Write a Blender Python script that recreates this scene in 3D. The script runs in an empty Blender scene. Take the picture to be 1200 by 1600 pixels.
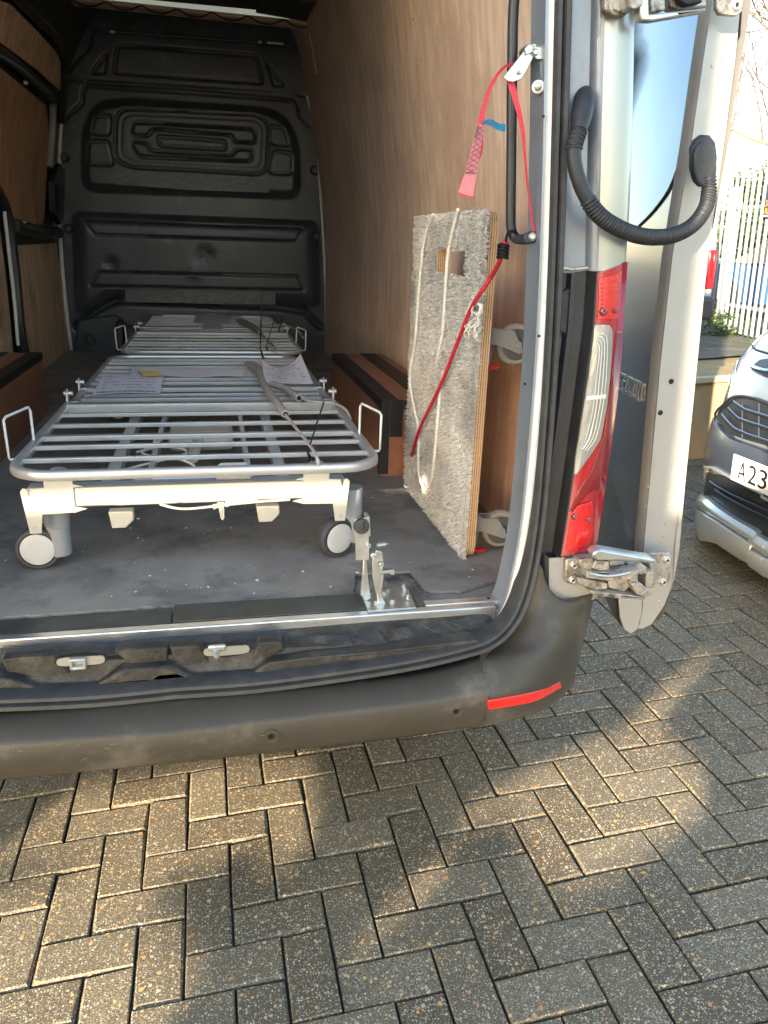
import bpy, bmesh, math, random
from math import pi, sin, cos, radians, sqrt, exp
from mathutils import Vector, Matrix, noise
from mathutils.geometry import tessellate_polygon
random.seed(7)
S = bpy.context.scene
C = S.collection

# ------------------------------------------------------------------ camera frame (solved from the paving joints)
Rg = Matrix(((0.97555, -0.21891, -0.01955), (-0.09093, -0.32106, -0.94268), (0.20009, 0.92141, -0.33312)))
Cg = Vector((-0.93174, -1.56251, 1.38855))
Rv = Matrix(((0.97779, -0.20731, 0.03087), (-0.03945, -0.3267, -0.9443), (0.20585, 0.92211, -0.32762)))
Ov = Vector((0.23841, 0.20756, 1.68291))
RgT = Rg.transposed(); RvT = Rv.transposed()
F = 1200.0
cam = bpy.data.cameras.new('camera'); camo = bpy.data.objects.new('camera', cam); C.objects.link(camo)
cam.sensor_fit = 'VERTICAL'; cam.sensor_height = 36; cam.sensor_width = 27
cam.lens = 27.0; cam.clip_start = .05; cam.clip_end = 3000
m3 = Matrix([[RgT[i][0], -RgT[i][1], -RgT[i][2]] for i in range(3)])
camo.matrix_world = Matrix.Translation(Cg) @ m3.to_4x4()
S.camera = camo
S.render.resolution_x = 768; S.render.resolution_y = 1024

# ------------------------------------------------------------------ sky, sun, exposure
SD = Vector((0.66, 0.89, -0.28)).normalized()          # direction the sunlight travels
W = bpy.data.worlds.new('World'); S.world = W; W.use_nodes = True
nt = W.node_tree; bg = nt.nodes['Background']
sk = nt.nodes.new('ShaderNodeTexSky'); sk.sky_type = 'NISHITA'; sk.sun_disc = False
el = math.asin(-SD.z); sk.sun_elevation = el
sk.sun_rotation = math.atan2(-SD.x, -SD.y)
sk.air_density = 1.0; sk.dust_density = .8; sk.ozone_density = .6
nt.links.new(sk.outputs[0], bg.inputs[0]); bg.inputs[1].default_value = 0.15
sl = bpy.data.lights.new('sun', 'SUN'); sl.energy = 4.2; sl.angle = radians(.42); sl.color = (1, .86, .66)
so = bpy.data.objects.new('sun', sl); C.objects.link(so)
so.rotation_mode = 'QUATERNION'; so.rotation_quaternion = SD.to_track_quat('-Z', 'Y')
S.view_settings.view_transform = 'Standard'; S.view_settings.look = 'None'
S.view_settings.exposure = 2.35; S.view_settings.gamma = 1; S.view_settings.use_curve_mapping = False
S.render.engine = 'CYCLES'; S.cycles.max_bounces = 10

# ------------------------------------------------------------------ measuring helpers
Cv = -(RvT @ Ov)                                        # camera in the van's frame
MV = Matrix.Translation(RgT @ Ov + Cg) @ (RgT @ Rv).to_4x4()   # van frame -> world
def vp(x, y, **k):
    d = RvT @ Vector(((x-600)/F, (y-800)/F, 1.0))
    (a, v), = k.items(); i = 'XYZ'.index(a); t = (v-Cv[i])/d[i]; return Cv + d*t
def gp(x, y, **k):
    d = RgT @ Vector(((x-600)/F, (y-800)/F, 1.0))
    (a, v), = (k or {'Z': 0}).items(); i = 'XYZ'.index(a); t = (v-Cg[i])/d[i]; return Cg + d*t
def gpix(P):
    c = Rg @ (Vector(P)-Cg); return 600+F*c.x/c.z, 800+F*c.y/c.z, c.z
def lerp1(t, xs, ys):
    if t <= xs[0]: return ys[0]
    for i in range(len(xs)-1):
        if t <= xs[i+1]: return ys[i]+(ys[i+1]-ys[i])*(t-xs[i])/(xs[i+1]-xs[i])
    return ys[-1]
def wallR(z): return lerp1(z, [0, .85, 1.35, 1.65, 1.9, 2.1], [.2, .2, .13, .08, .03, -.06])
def wallL(z): return lerp1(z, [0, .85, 1.35, 1.65, 1.9, 2.1], [-1.55, -1.54, -1.47, -1.38, -1.25, -1.1])
def wp(x, y, fn, off=0.0):
    X = fn(.8)
    for _ in range(40):
        p = vp(x, y, X=X+off); X = .5*X+.5*fn(p.z)
    return p

# ------------------------------------------------------------------ materials
MATS = {}
def mat(name, col, rough=.5, metal=0, var=.0, vscale=8, bump=0, bscale=60, coat=0, col2=None, stretch=None, spec=.5, trans=0, detail=6, thr=None, ior=1.45, dirt=None):
    m = bpy.data.materials.new(name); m.use_nodes = True; n = m.node_tree; b = n.nodes['Principled BSDF']
    b.inputs['Base Color'].default_value = (*col, 1); b.inputs['Roughness'].default_value = rough; b.inputs['Metallic'].default_value = metal
    b.inputs['Coat Weight'].default_value = coat; b.inputs['Coat Roughness'].default_value = .06
    b.inputs['Specular IOR Level'].default_value = spec; b.inputs['IOR'].default_value = ior
    b.inputs['Transmission Weight'].default_value = trans
    tc = n.nodes.new('ShaderNodeTexCoord'); mp = n.nodes.new('ShaderNodeMapping'); n.links.new(tc.outputs['Object'], mp.inputs[0])
    if stretch: mp.inputs['Scale'].default_value = stretch
    col_out = None
    if var or col2:
        t = n.nodes.new('ShaderNodeTexNoise'); t.inputs['Scale'].default_value = vscale; t.inputs['Detail'].default_value = detail; t.inputs['Roughness'].default_value = .6
        n.links.new(mp.outputs[0], t.inputs[0])
        r = n.nodes.new('ShaderNodeValToRGB')
        a = thr or (.3, .7)
        r.color_ramp.elements[0].position = a[0]; r.color_ramp.elements[1].position = a[1]
        c1 = col if col2 else tuple(c*(1-var) for c in col); c2 = col2 or tuple(min(1, c*(1+var)) for c in col)
        r.color_ramp.elements[0].color = (*c1, 1); r.color_ramp.elements[1].color = (*c2, 1)
        n.links.new(t.outputs[0], r.inputs[0]); col_out = r.outputs[0]
        mr = n.nodes.new('ShaderNodeMapRange'); mr.inputs[3].default_value = max(.03, rough-.08); mr.inputs[4].default_value = min(1, rough+.1)
        n.links.new(t.outputs[0], mr.inputs[0]); n.links.new(mr.outputs[0], b.inputs['Roughness'])
    if dirt:   # (colour, scale, low, high): wear marks with a shape of their own
        t = n.nodes.new('ShaderNodeTexNoise'); t.inputs['Scale'].default_value = dirt[1]; t.inputs['Detail'].default_value = 9; t.inputs['Roughness'].default_value = .72
        n.links.new(tc.outputs['Object'], t.inputs[0])
        mr = n.nodes.new('ShaderNodeMapRange'); mr.inputs[1].default_value = dirt[2]; mr.inputs[2].default_value = dirt[3]
        n.links.new(t.outputs[0], mr.inputs[0])
        mx = n.nodes.new('ShaderNodeMix'); mx.data_type = 'RGBA'; n.links.new(mr.outputs[0], mx.inputs[0])
        if col_out: n.links.new(col_out, mx.inputs[6])
        else: mx.inputs[6].default_value = (*col, 1)
        mx.inputs[7].default_value = (*dirt[0], 1); col_out = mx.outputs[2]
    if col_out: n.links.new(col_out, b.inputs['Base Color'])
    if bump:
        t2 = n.nodes.new('ShaderNodeTexNoise'); t2.inputs['Scale'].default_value = bscale; t2.inputs['Detail'].default_value = 5
        n.links.new(mp.outputs[0], t2.inputs[0])
        bp = n.nodes.new('ShaderNodeBump'); bp.inputs['Strength'].default_value = bump; bp.inputs['Distance'].default_value = .004
        n.links.new(t2.outputs[0], bp.inputs['Height']); n.links.new(bp.outputs[0], b.inputs['Normal'])
    MATS[name] = m; return m
M = MATS
mat('ply', (.74, .575, .465), .5, var=.24, vscale=4, stretch=(8, 8, .55), bump=.05, bscale=40, dirt=((.56, .41, .32), 2.6, .47, .68))
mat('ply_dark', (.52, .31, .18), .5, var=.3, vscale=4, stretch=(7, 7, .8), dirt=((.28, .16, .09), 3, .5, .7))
mat('ply_mid', (.72, .52, .35), .5, var=.3, vscale=4, stretch=(7, 7, .7), dirt=((.36, .24, .15), 3, .5, .66))
mat('box_board', (.27, .12, .07), .42, var=.22, vscale=14, dirt=((.18, .08, .05), 6, .5, .7))
mat('ply_edge_light', (.60, .42, .25), .6, var=.15, vscale=10, stretch=(1, 1, 20))
mat('ply_edge_dark', (.30, .17, .08), .65, var=.3, vscale=12, stretch=(1, 1, 12), dirt=((.08, .04, .02), 25, .58, .68))
mat('pine', (.62, .47, .30), .6, var=.15, vscale=6, stretch=(1, 12, 12))
mat('black_moulding', (.048, .053, .062), .33, var=.25, vscale=6, bump=.12, bscale=300, spec=.5, dirt=((.13, .14, .155), 9, .60, .72))
mat('black_tape', (.09, .094, .10), .35, var=.5, vscale=22, stretch=(1, 1, 4), bump=.5, bscale=30, dirt=((.12, .12, .12), 30, .60, .7))
mat('black_cloth_tape', (.014, .014, .016), .5, bump=.3, bscale=90, dirt=((.08, .08, .08), 14, .66, .74))
mat('black_plastic', (.030, .032, .036), .42, var=.3, vscale=20, bump=.08, bscale=250, dirt=((.07, .065, .055), 14, .58, .75))
mat('step_plastic', (.032, .029, .025), .55, var=.5, vscale=22, bump=.6, bscale=120, dirt=((.12, .105, .08), 13, .5, .74))
mat('tread', (.035, .035, .035), .5, var=.3, vscale=30, bump=.6, bscale=420, dirt=((.10, .095, .085), 20, .5, .7))
mat('bumper_plastic', (.056, .048, .037), .45, var=.12, vscale=6, bump=.10, bscale=520, dirt=((.16, .145, .12), 6, .54, .82))
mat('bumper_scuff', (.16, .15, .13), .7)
mat('rubber', (.040, .040, .040), .55, var=.3, vscale=30, dirt=((.06, .055, .045), 16, .58, .75))
mat('hose', (.026, .028, .031), .45, var=.2, vscale=30, spec=.5)
mat('dark_paint', (.032, .034, .038), .35, var=.2, vscale=10)
mat('silver_paint', (.35, .365, .345), .3, metal=.55, var=.03, vscale=4, coat=.7, dirt=((.30, .28, .24), 9, .62, .85))
mat('silver_dusty', (.40, .39, .37), .42, metal=.35, var=.06, vscale=5, coat=.25, bump=.05, bscale=60, dirt=((.36, .33, .28), 10, .5, .8))
mat('silver_shade', (.24, .27, .31), .4, metal=.4, var=.08, vscale=5, coat=.2, dirt=((.2, .19, .17), 14, .55, .8))  # same silver paint; the shade of the pillar recess is put into this colour
mat('door_skin', (.33, .29, .31), .18, metal=.85, var=.05, vscale=3, coat=1, dirt=((.24, .22, .2), 14, .62, .9))
mat('tinted_glass', (.10, .17, .27), .06, metal=.8, coat=1, spec=.8, dirt=((.09, .10, .11), 5, .55, .9))  # dark glass; the blue of the reflected sky is put into its colour
mat('white_edge', (.62, .62, .58), .4, var=.1, vscale=10, dirt=((.25, .23, .2), 16, .6, .72))
mat('van_floor', (.25, .225, .195), .75, var=.18, vscale=7, bump=.35, bscale=260, dirt=((.12, .115, .11), 5, .5, .68))
mat('floor_under', (.24, .21, .175), .85, var=.3, vscale=14, bump=.5, bscale=160, dirt=((.06, .05, .045), 9, .52, .66))
mat('grime_plate', (.065, .070, .060), .42, metal=.15, var=.3, vscale=9, bump=.15, bscale=50, dirt=((.13, .12, .10), 14, .58, .72))
mat('aluminium', (.74, .74, .73), .3, metal=.9, var=.06, vscale=10, stretch=(1, 12, 12), dirt=((.22, .2, .17), 22, .62, .72))
mat('bed_metal', (.54, .54, .53), .3, metal=.45, var=.05, vscale=9)
mat('bed_white', (.47, .44, .37), .42, var=.04, vscale=10, dirt=((.5, .46, .4), 45, .66, .76))
mat('bed_grey', (.40, .40, .41), .45, var=.04, vscale=12)
mat('castor_grey', (.27, .28, .29), .4, var=.05, vscale=12)
mat('castor_disc', (.10, .105, .11), .45, var=.1, vscale=12)
mat('tyre_grey', (.055, .056, .06), .55, var=.2, vscale=20)
mat('tyre_light', (.30, .295, .28), .6, var=.12, vscale=20, dirt=((.16, .15, .13), 20, .55, .7))
mat('cap_white', (.50, .50, .49), .35, var=.03, vscale=12)
mat('wire_white', (.74, .74, .72), .4)
mat('cable_grey', (.40, .39, .37), .5, var=.1, vscale=30)
mat('cable_white', (.62, .60, .55), .45)
mat('black', (.008, .008, .009), .45)
mat('zinc', (.56, .58, .56), .32, metal=.85, var=.15, vscale=26, dirt=((.30, .24, .13), 18, .56, .7), bump=.1, bscale=90)
mat('zinc_clean', (.54, .54, .51), .3, metal=.8, var=.08, vscale=30, dirt=((.33, .28, .2), 30, .62, .74))
mat('hinge_metal', (.46, .42, .37), .45, metal=.6, var=.2, vscale=30, bump=.35, bscale=120, dirt=((.12, .09, .065), 34, .48, .66))
mat('bolt', (.62, .61, .58), .3, metal=.85, dirt=((.2, .18, .15), 60, .6, .7))
mat('strap_red', (.85, .07, .10), .6, var=.12, vscale=160, bump=.5, bscale=500)
mat('strap_pink', (.72, .22, .22), .6, var=.15, vscale=200)
mat('label_blue', (.02, .22, .42), .45)
mat('bungee', (.56, .018, .035), .55, var=.25, vscale=150, stretch=(1, 1, 1))
mat('brake_red', (.62, .03, .025), .4)
mat('carpet_pile', (.72, .69, .65), .95, var=.25, vscale=7, dirt=((.36, .34, .31), 5, .5, .68))
mat('carpet_back', (.38, .43, .40), .95, var=.3, vscale=60, bump=1, bscale=300)
mat('rope', (.80, .76, .68), .85, var=.2, vscale=120)
mat('paper', (.86, .84, .90), .7, var=.03, vscale=10)
mat('paper_yellow', (.74, .58, .22), .6)
mat('ink', (.10, .10, .12), .7)
mat('lamp_red', (.36, .006, .012), .12, coat=1, var=.12, vscale=6, spec=.7)
mat('lamp_red_deep', (.20, .006, .012), .12, coat=1, spec=.7)
mat('lamp_red_bright', (.58, .010, .010), .14, coat=1, spec=.7, bump=.15, bscale=160)
mat('lamp_clear', (.40, .41, .38), .12, coat=1, metal=.6, spec=.7, var=.2, vscale=30, stretch=(1, 1, .15), bump=.8, bscale=90)
mat('lamp_line', (.80, .80, .74), .15, coat=1, metal=.3)
mat('reflector_red', (.85, .02, .015), .25, coat=1, bump=.4, bscale=600)
mat('car_silver', (.36, .40, .44), .22, metal=.6, coat=1, var=.02, vscale=4)
mat('car_silver_lip', (.58, .60, .61), .28, metal=.6, coat=1, dirt=((.34, .32, .3), 16, .62, .8))
mat('car_black', (.020, .022, .026), .38, var=.2, vscale=14, spec=.5)
mat('car_bluegrey', (.045, .055, .075), .3, coat=.6)
mat('chrome', (.75, .76, .78), .12, metal=1)
mat('glass_dark', (.02, .025, .03), .05, coat=1)
mat('plate_white', (.80, .80, .80), .35)
mat('plate_ink', (.012, .012, .014), .4)
mat('headlamp', (.62, .64, .66), .08, coat=1, metal=.4)
mat('fence_steel', (.27, .29, .30), .5, metal=.3, var=.06, vscale=20)
mat('concrete_warm', (.40, .30, .16), .85, var=.08, vscale=4, bump=.2, bscale=60, dirt=((.28, .20, .10), 3.5, .55, .75))
mat('concrete_pale', (.46, .39, .25), .85, var=.06, vscale=6, bump=.2, bscale=60)
mat('asphalt', (.19, .175, .14), .9, var=.3, vscale=3, bump=.5, bscale=150, dirt=((.055, .065, .035), 1.6, .5, .65))
mat('soil', (.12, .105, .085), .95, var=.4, vscale=3, bump=.8, bscale=60, dirt=((.06, .085, .025), 2.2, .52, .62))
mat('tarmac_sun', (.30, .22, .10), .9, var=.25, vscale=9, bump=.4, bscale=110)  # tarmac with the yellow of sunlight put into its colour
mat('joint_sand', (.030, .026, .018), .95, var=.4, vscale=20, bump=.6, bscale=300, dirt=((.035, .055, .018), 7, .55, .65))
mat('leaf_green', (.10, .15, .03), .6, var=.45, vscale=2)
mat('leaf_yellow', (.28, .27, .05), .6, var=.4, vscale=3)
mat('leaf_dark', (.045, .075, .022), .6, var=.4, vscale=2)
mat('bark', (.15, .125, .10), .9, var=.3, vscale=10)
mat('van_white', (.34, .36, .37), .25, coat=1)
mat('cover_tan', (.40, .29, .17), .8, var=.25, vscale=5, bump=.4, bscale=8)
mat('car_blue', (.06, .16, .32), .22, coat=1, var=.05, vscale=3)
mat('sign_dark', (.035, .03, .06), .5)
mat('sign_orange', (.85, .33, .03), .5)
mat('screen_pale', (.62, .60, .55), .85, var=.2, vscale=20)  # pale finish of the added shade screen behind the camera
mat('floor_crumb', (.62, .60, .56), .8)

# paving: concrete block with mixed flint and pebble aggregate
def paver_mat():
    m = bpy.data.materials.new('paver'); m.use_nodes = True; n = m.node_tree; b = n.nodes['Principled BSDF']; L = n.links
    def N(t, **k):
        o = n.nodes.new(t)
        for a, v in k.items(): setattr(o, a, v)
        return o
    geo = N('ShaderNodeNewGeometry'); oi = N('ShaderNodeObjectInfo')
    add = N('ShaderNodeMath', operation='ADD'); L.new(oi.outputs['Random'], add.inputs[0]); L.new(geo.outputs['Random Per Island'], add.inputs[1])
    fr = N('ShaderNodeMath', operation='FRACT'); L.new(add.outputs[0], fr.inputs[0])
    tone = N('ShaderNodeValToRGB'); e = tone.color_ramp.elements
    e[0].color = (.118, .088, .050, 1); e[1].color = (.185, .145, .090, 1); x = e.new(.5); x.color = (.148, .114, .068, 1)
    L.new(fr.outputs[0], tone.inputs[0])
    ns = N('ShaderNodeTexNoise'); ns.inputs['Scale'].default_value = 3.0; ns.inputs['Detail'].default_value = 4; L.new(geo.outputs['Position'], ns.inputs[0])
    mr = N('ShaderNodeMapRange'); mr.inputs[3].default_value = .72; mr.inputs[4].default_value = 1.28; L.new(ns.outputs[0], mr.inputs[0])
    mul = N('ShaderNodeMix', data_type='RGBA', blend_type='MULTIPLY'); mul.inputs[0].default_value = 1
    L.new(tone.outputs[0], mul.inputs[6]); L.new(mr.outputs[0], mul.inputs[7])
    cur = mul.outputs[2]
    fine = N('ShaderNodeTexNoise'); fine.inputs['Scale'].default_value = 260; fine.inputs['Detail'].default_value = 3; L.new(geo.outputs['Position'], fine.inputs[0])
    fm = N('ShaderNodeMapRange'); fm.inputs[1].default_value = .35; fm.inputs[2].default_value = .65; fm.inputs[3].default_value = .55; fm.inputs[4].default_value = 1.5; L.new(fine.outputs[0], fm.inputs[0])
    m2 = N('ShaderNodeMix', data_type='RGBA', blend_type='MULTIPLY'); m2.inputs[0].default_value = .8; L.new(cur, m2.inputs[6]); L.new(fm.outputs[0], m2.inputs[7]); cur = m2.outputs[2]
    hs = []
    for sc, size, keep, cols in ((330, .38, .30, ((.60, .53, .39), (.42, .37, .28), (.64, .55, .38))), (170, .36, .30, ((.66, .58, .42), (.36, .31, .23), (.56, .40, .20))), (95, .34, .12, ((.58, .25, .08), (.66, .40, .16), (.50, .38, .26))), (60, .28, .05, ((.56, .24, .08), (.62, .36, .14), (.50, .42, .32)))):
        v = N('ShaderNodeTexVoronoi'); v.inputs['Scale'].default_value = sc; L.new(geo.outputs['Position'], v.inputs[0])
        nz = N('ShaderNodeTexNoise'); nz.inputs['Scale'].default_value = sc*1.7; L.new(geo.outputs['Position'], nz.inputs[0])
        ad = N('ShaderNodeMath', operation='MULTIPLY_ADD'); ad.inputs[1].default_value = .35; L.new(nz.outputs[0], ad.inputs[0]); L.new(v.outputs['Distance'], ad.inputs[2])
        lt = N('ShaderNodeMath', operation='LESS_THAN'); lt.inputs[1].default_value = size+.17; L.new(ad.outputs[0], lt.inputs[0])
        sx = N('ShaderNodeSeparateColor'); L.new(v.outputs['Color'], sx.inputs[0])
        l2 = N('ShaderNodeMath', operation='LESS_THAN'); l2.inputs[1].default_value = keep; L.new(sx.outputs[0], l2.inputs[0])
        mm = N('ShaderNodeMath', operation='MULTIPLY'); L.new(lt.outputs[0], mm.inputs[0]); L.new(l2.outputs[0], mm.inputs[1])
        rp = N('ShaderNodeValToRGB'); rp.color_ramp.interpolation = 'LINEAR'; ee = rp.color_ramp.elements
        ee[0].color = (*cols[0], 1); ee[1].color = (*cols[2], 1); q = ee.new(.5); q.color = (*cols[1], 1)
        L.new(sx.outputs[1], rp.inputs[0])
        mx = N('ShaderNodeMix', data_type='RGBA'); L.new(mm.outputs[0], mx.inputs[0]); L.new(cur, mx.inputs[6]); L.new(rp.outputs[0], mx.inputs[7]); cur = mx.outputs[2]
        hs.append(mm.outputs[0])
    L.new(cur, b.inputs['Base Color']); b.inputs['Roughness'].default_value = .72; b.inputs['Specular IOR Level'].default_value = .45
    h = N('ShaderNodeMath', operation='MULTIPLY_ADD'); h.inputs[1].default_value = .6; L.new(fine.outputs[0], h.inputs[0]); L.new(hs[0], h.inputs[2])
    bp = N('ShaderNodeBump'); bp.inputs['Strength'].default_value = .55; bp.inputs['Distance'].default_value = .0025; L.new(h.outputs[0], bp.inputs['Height']); L.new(bp.outputs[0], b.inputs['Normal'])
    M['paver'] = m
paver_mat()

# ------------------------------------------------------------------ mesh helpers
def catmull(P, n=6, closed=False):
    P = [Vector(p) for p in P]; out = []; L = len(P)
    rng = L if closed else L-1
    for i in range(rng):
        g = (lambda j: P[j % L]) if closed else (lambda j: P[max(0, min(L-1, j))])
        p0, p1, p2, p3 = g(i-1), g(i), g(i+1), g(i+2)
        for k in range(n):
            t = k/n
            out.append(.5*((2*p1)+(-p0+p2)*t+(2*p0-5*p1+4*p2-p3)*t*t+(-p0+3*p1-3*p2+p3)*t**3))
    if not closed: out.append(P[-1])
    return out
OFF = {}
class MB:
    def __init__(s): s.v = []; s.f = []
    def add(s, vs, fs):
        n = len(s.v); s.v += [Vector(v) for v in vs]; s.f += [tuple(i+n for i in f) for f in fs]; return s
    def box(s, x0, x1, y0, y1, z0, z1, mtx=None):
        vs = [Vector((x, y, z)) for x in (x0, x1) for y in (y0, y1) for z in (z0, z1)]
        if mtx: vs = [mtx @ v for v in vs]
        return s.add(vs, [(0, 1, 3, 2), (4, 6, 7, 5), (0, 4, 5, 1), (2, 3, 7, 6), (0, 2, 6, 4), (1, 5, 7, 3)])
    def prism(s, poly, ext):
        poly = [Vector(p) for p in poly]; ext = Vector(ext); n = len(poly)
        tris = tessellate_polygon([poly])
        vs = poly+[p+ext for p in poly]
        fs = [tuple(t) for t in tris]+[tuple(i+n for i in reversed(t)) for t in tris]+[(i, (i+1) % n, (i+1) % n+n, i+n) for i in range(n)]
        return s.add(vs, fs)
    def bar(s, a, b, w, h, up=(0, 0, 1)):
        a = Vector(a); b = Vector(b); d = (b-a).normalized(); sd = d.cross(Vector(up)).normalized()*w/2; u = sd.cross(d).normalized()*h/2
        vs = [p+x+y for p in (a, b) for x in (-sd, sd) for y in (-u, u)]
        return s.add(vs, [(0, 1, 3, 2), (4, 6, 7, 5), (0, 4, 5, 1), (2, 3, 7, 6), (0, 2, 6, 4), (1, 5, 7, 3)])
    def tube(s, path, r, seg=8, closed=False, cap=True, flat=None):
        P = [Vector(p) for p in path]; n = len(P); rr = r if isinstance(r, (list, tuple)) else [r]*n
        T = []
        for i in range(n):
            a = P[(i-1) % n] if closed or i > 0 else P[i]; b = P[(i+1) % n] if closed or i < n-1 else P[i]
            T.append((b-a).normalized() if (b-a).length > 1e-9 else Vector((0, 0, 1)))
        u = T[0].orthogonal().normalized() if flat is None else (Vector(flat)-T[0]*T[0].dot(Vector(flat))).normalized()
        base = len(s.v)
        for i in range(n):
            u = (u-T[i]*u.dot(T[i])).normalized() if flat is None else (Vector(flat)-T[i]*T[i].dot(Vector(flat))).normalized()
            w = T[i].cross(u)
            for k in range(seg):
                a = 2*pi*k/seg; R = rr[i]
                if flat is None: s.v.append(P[i]+u*cos(a)*R+w*sin(a)*R)
                else:
                    rx, ry = R if isinstance(R, (tuple, list)) else (R, R)
                    e = .5
                    ca, sa = cos(a+pi/seg*0), sin(a)
                    ca = math.copysign(abs(ca)**e, ca); sa = math.copysign(abs(sa)**e, sa)
                    s.v.append(P[i]+u*ca*rx+w*sa*ry)
        m = n if closed else n-1
        for i in range(m):
            for k in range(seg):
                a = base+i*seg+k; b = base+i*seg+(k+1) % seg; j = (i+1) % n
                s.f.append((a, b, base+j*seg+(k+1) % seg, base+j*seg+k))
        if cap and not closed:
            s.f.append(tuple(base+k for k in range(seg))[::-1]); s.f.append(tuple(base+(n-1)*seg+k for k in range(seg)))
        return s
    def cyl(s, a, b, r0, r1=None, seg=20):
        a = Vector(a); b = Vector(b); r1 = r0 if r1 is None else r1
        d = (b-a).normalized(); u = d.orthogonal().normalized(); w = d.cross(u)
        vs = [p+u*cos(2*pi*k/seg)*r+w*sin(2*pi*k/seg)*r for p, r in ((a, r0), (b, r1)) for k in range(seg)]
        return s.add(vs, [tuple(range(seg))[::-1], tuple(range(seg, 2*seg))]+[(k, (k+1) % seg, seg+(k+1) % seg, seg+k) for k in range(seg)])
    def lathe(s, o, axis, prof, seg=28):
        o = Vector(o); d = Vector(axis).normalized(); u = d.orthogonal().normalized(); w = d.cross(u); base = len(s.v); n = len(prof)
        for (h, r) in prof:
            for k in range(seg): s.v.append(o+d*h+u*cos(2*pi*k/seg)*r+w*sin(2*pi*k/seg)*r)
        for i in range(n-1):
            for k in range(seg): s.f.append((base+i*seg+k, base+i*seg+(k+1) % seg, base+(i+1)*seg+(k+1) % seg, base+(i+1)*seg+k))
        s.f.append(tuple(base+k for k in range(seg))[::-1]); s.f.append(tuple(base+(n-1)*seg+k for k in range(seg)))
        return s
    def grid(s, rows):
        base = len(s.v); m = len(rows[0])
        for r in rows: s.v += [Vector(p) for p in r]
        for i in range(len(rows)-1):
            for j in range(m-1): s.f.append((base+i*m+j, base+i*m+j+1, base+(i+1)*m+j+1, base+(i+1)*m+j))
        return s
    def slab(s, rows, ext):
        """grid given a thickness ext (vector)"""
        ext = Vector(ext); s.grid(rows); b2 = len(s.v); n = len(rows); m = len(rows[0]); b1 = b2-n*m
        for r in rows: s.v += [Vector(p)+ext for p in r]
        for i in range(n-1):
            for j in range(m-1): s.f.append((b2+i*m+j, b2+(i+1)*m+j, b2+(i+1)*m+j+1, b2+i*m+j+1))
        ring = [j for j in range(m)]+[i*m+m-1 for i in range(1, n)]+[(n-1)*m+j for j in range(m-2, -1, -1)]+[i*m for i in range(n-2, 0, -1)]
        for k in range(len(ring)):
            a, c = ring[k], ring[(k+1) % len(ring)]; s.f.append((b1+a, b2+a, b2+c, b1+c))
        return s
    def blob(s, c, r, seg=10, rings=6):
        c = Vector(c); r = Vector(r) if not isinstance(r, (int, float)) else Vector((r, r, r))
        prof = []; base = len(s.v)
        for i in range(1, rings):
            t = pi*i/rings
            for k in range(seg):
                a = 2*pi*k/seg; s.v.append(c+Vector((r.x*sin(t)*cos(a), r.y*sin(t)*sin(a), r.z*cos(t))))
        for i in range(rings-2):
            for k in range(seg): s.f.append((base+i*seg+k, base+i*seg+(k+1) % seg, base+(i+1)*seg+(k+1) % seg, base+(i+1)*seg+k))
        s.f.append(tuple(base+k for k in range(seg))[::-1]); s.f.append(tuple(base+(rings-2)*seg+k for k in range(seg)))
        return s
    def mirror(s, cx):
        s.v = [Vector((2*cx-v.x, v.y, v.z)) for v in s.v]; s.f = [f[::-1] for f in s.f]; return s
    def build(s, name, material, parent=None, bevel=0, smooth=True, sub=0, recalc=True, angle=38, bseg=2):
        me = bpy.data.meshes.new(name); off = OFF.get(parent.name, Vector()) if parent else Vector()
        me.from_pydata([tuple(v-off) for v in s.v], [], s.f)
        if recalc:
            b = bmesh.new(); b.from_mesh(me); bmesh.ops.recalc_face_normals(b, faces=b.faces[:]); b.to_mesh(me); b.free()
        if smooth:
            me.polygons.foreach_set('use_smooth', [True]*len(me.polygons)); me.set_sharp_from_angle(angle=radians(angle))
        me.materials.append(M[material]); o = bpy.data.objects.new(name, me); C.objects.link(o)
        if sub:
            sm = o.modifiers.new('sub', 'SUBSURF'); sm.levels = sub; sm.render_levels = sub
        if bevel:
            bm_ = o.modifiers.new('bevel', 'BEVEL'); bm_.width = bevel; bm_.segments = bseg; bm_.limit_method = 'ANGLE'; bm_.angle_limit = radians(40)
        if parent: o.parent = parent; OFF[o.name] = off
        return o
def tag(o, label=None, cat=None, group=None, kind=None):
    for k, v in (('label', label), ('category', cat), ('group', group), ('kind', kind)):
        if v: o[k] = v
    return o
def thing(name, label, cat, base=(0, 0, 0), group=None, frame=MV, local=False):
    o = bpy.data.objects.new(name, None); C.objects.link(o); o.empty_display_size = .1
    o.matrix_world = frame @ Matrix.Translation(Vector(base)); OFF[o.name] = Vector() if local else Vector(base)
    return tag(o, label, cat, group)
I4 = Matrix.Identity(4)
def single(mb, name, material, label, cat, base, frame=MV, group=None, **k):
    base = Vector(base); mb.v = [v-base for v in mb.v]
    o = mb.build(name, material, None, **k); o.matrix_world = frame @ Matrix.Translation(base)
    return tag(o, label, cat, group)
def textmesh(txt, size, M4, thick=.0015, xs=1.0, bold=0):
    cu = bpy.data.curves.new('t', 'FONT'); cu.body = txt; cu.size = size; cu.extrude = thick; cu.resolution_u = 3; cu.offset = bold*size
    ob = bpy.data.objects.new('t', cu); C.objects.link(ob); dg = bpy.context.evaluated_depsgraph_get()
    me = bpy.data.meshes.new_from_object(ob.evaluated_get(dg)); mb = MB()
    mb.add([M4 @ Vector((v.co.x*xs, v.co.y, v.co.z)) for v in me.vertices], [tuple(p.vertices) for p in me.polygons])
    bpy.data.objects.remove(ob); bpy.data.curves.remove(cu); bpy.data.meshes.remove(me); return mb
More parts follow.
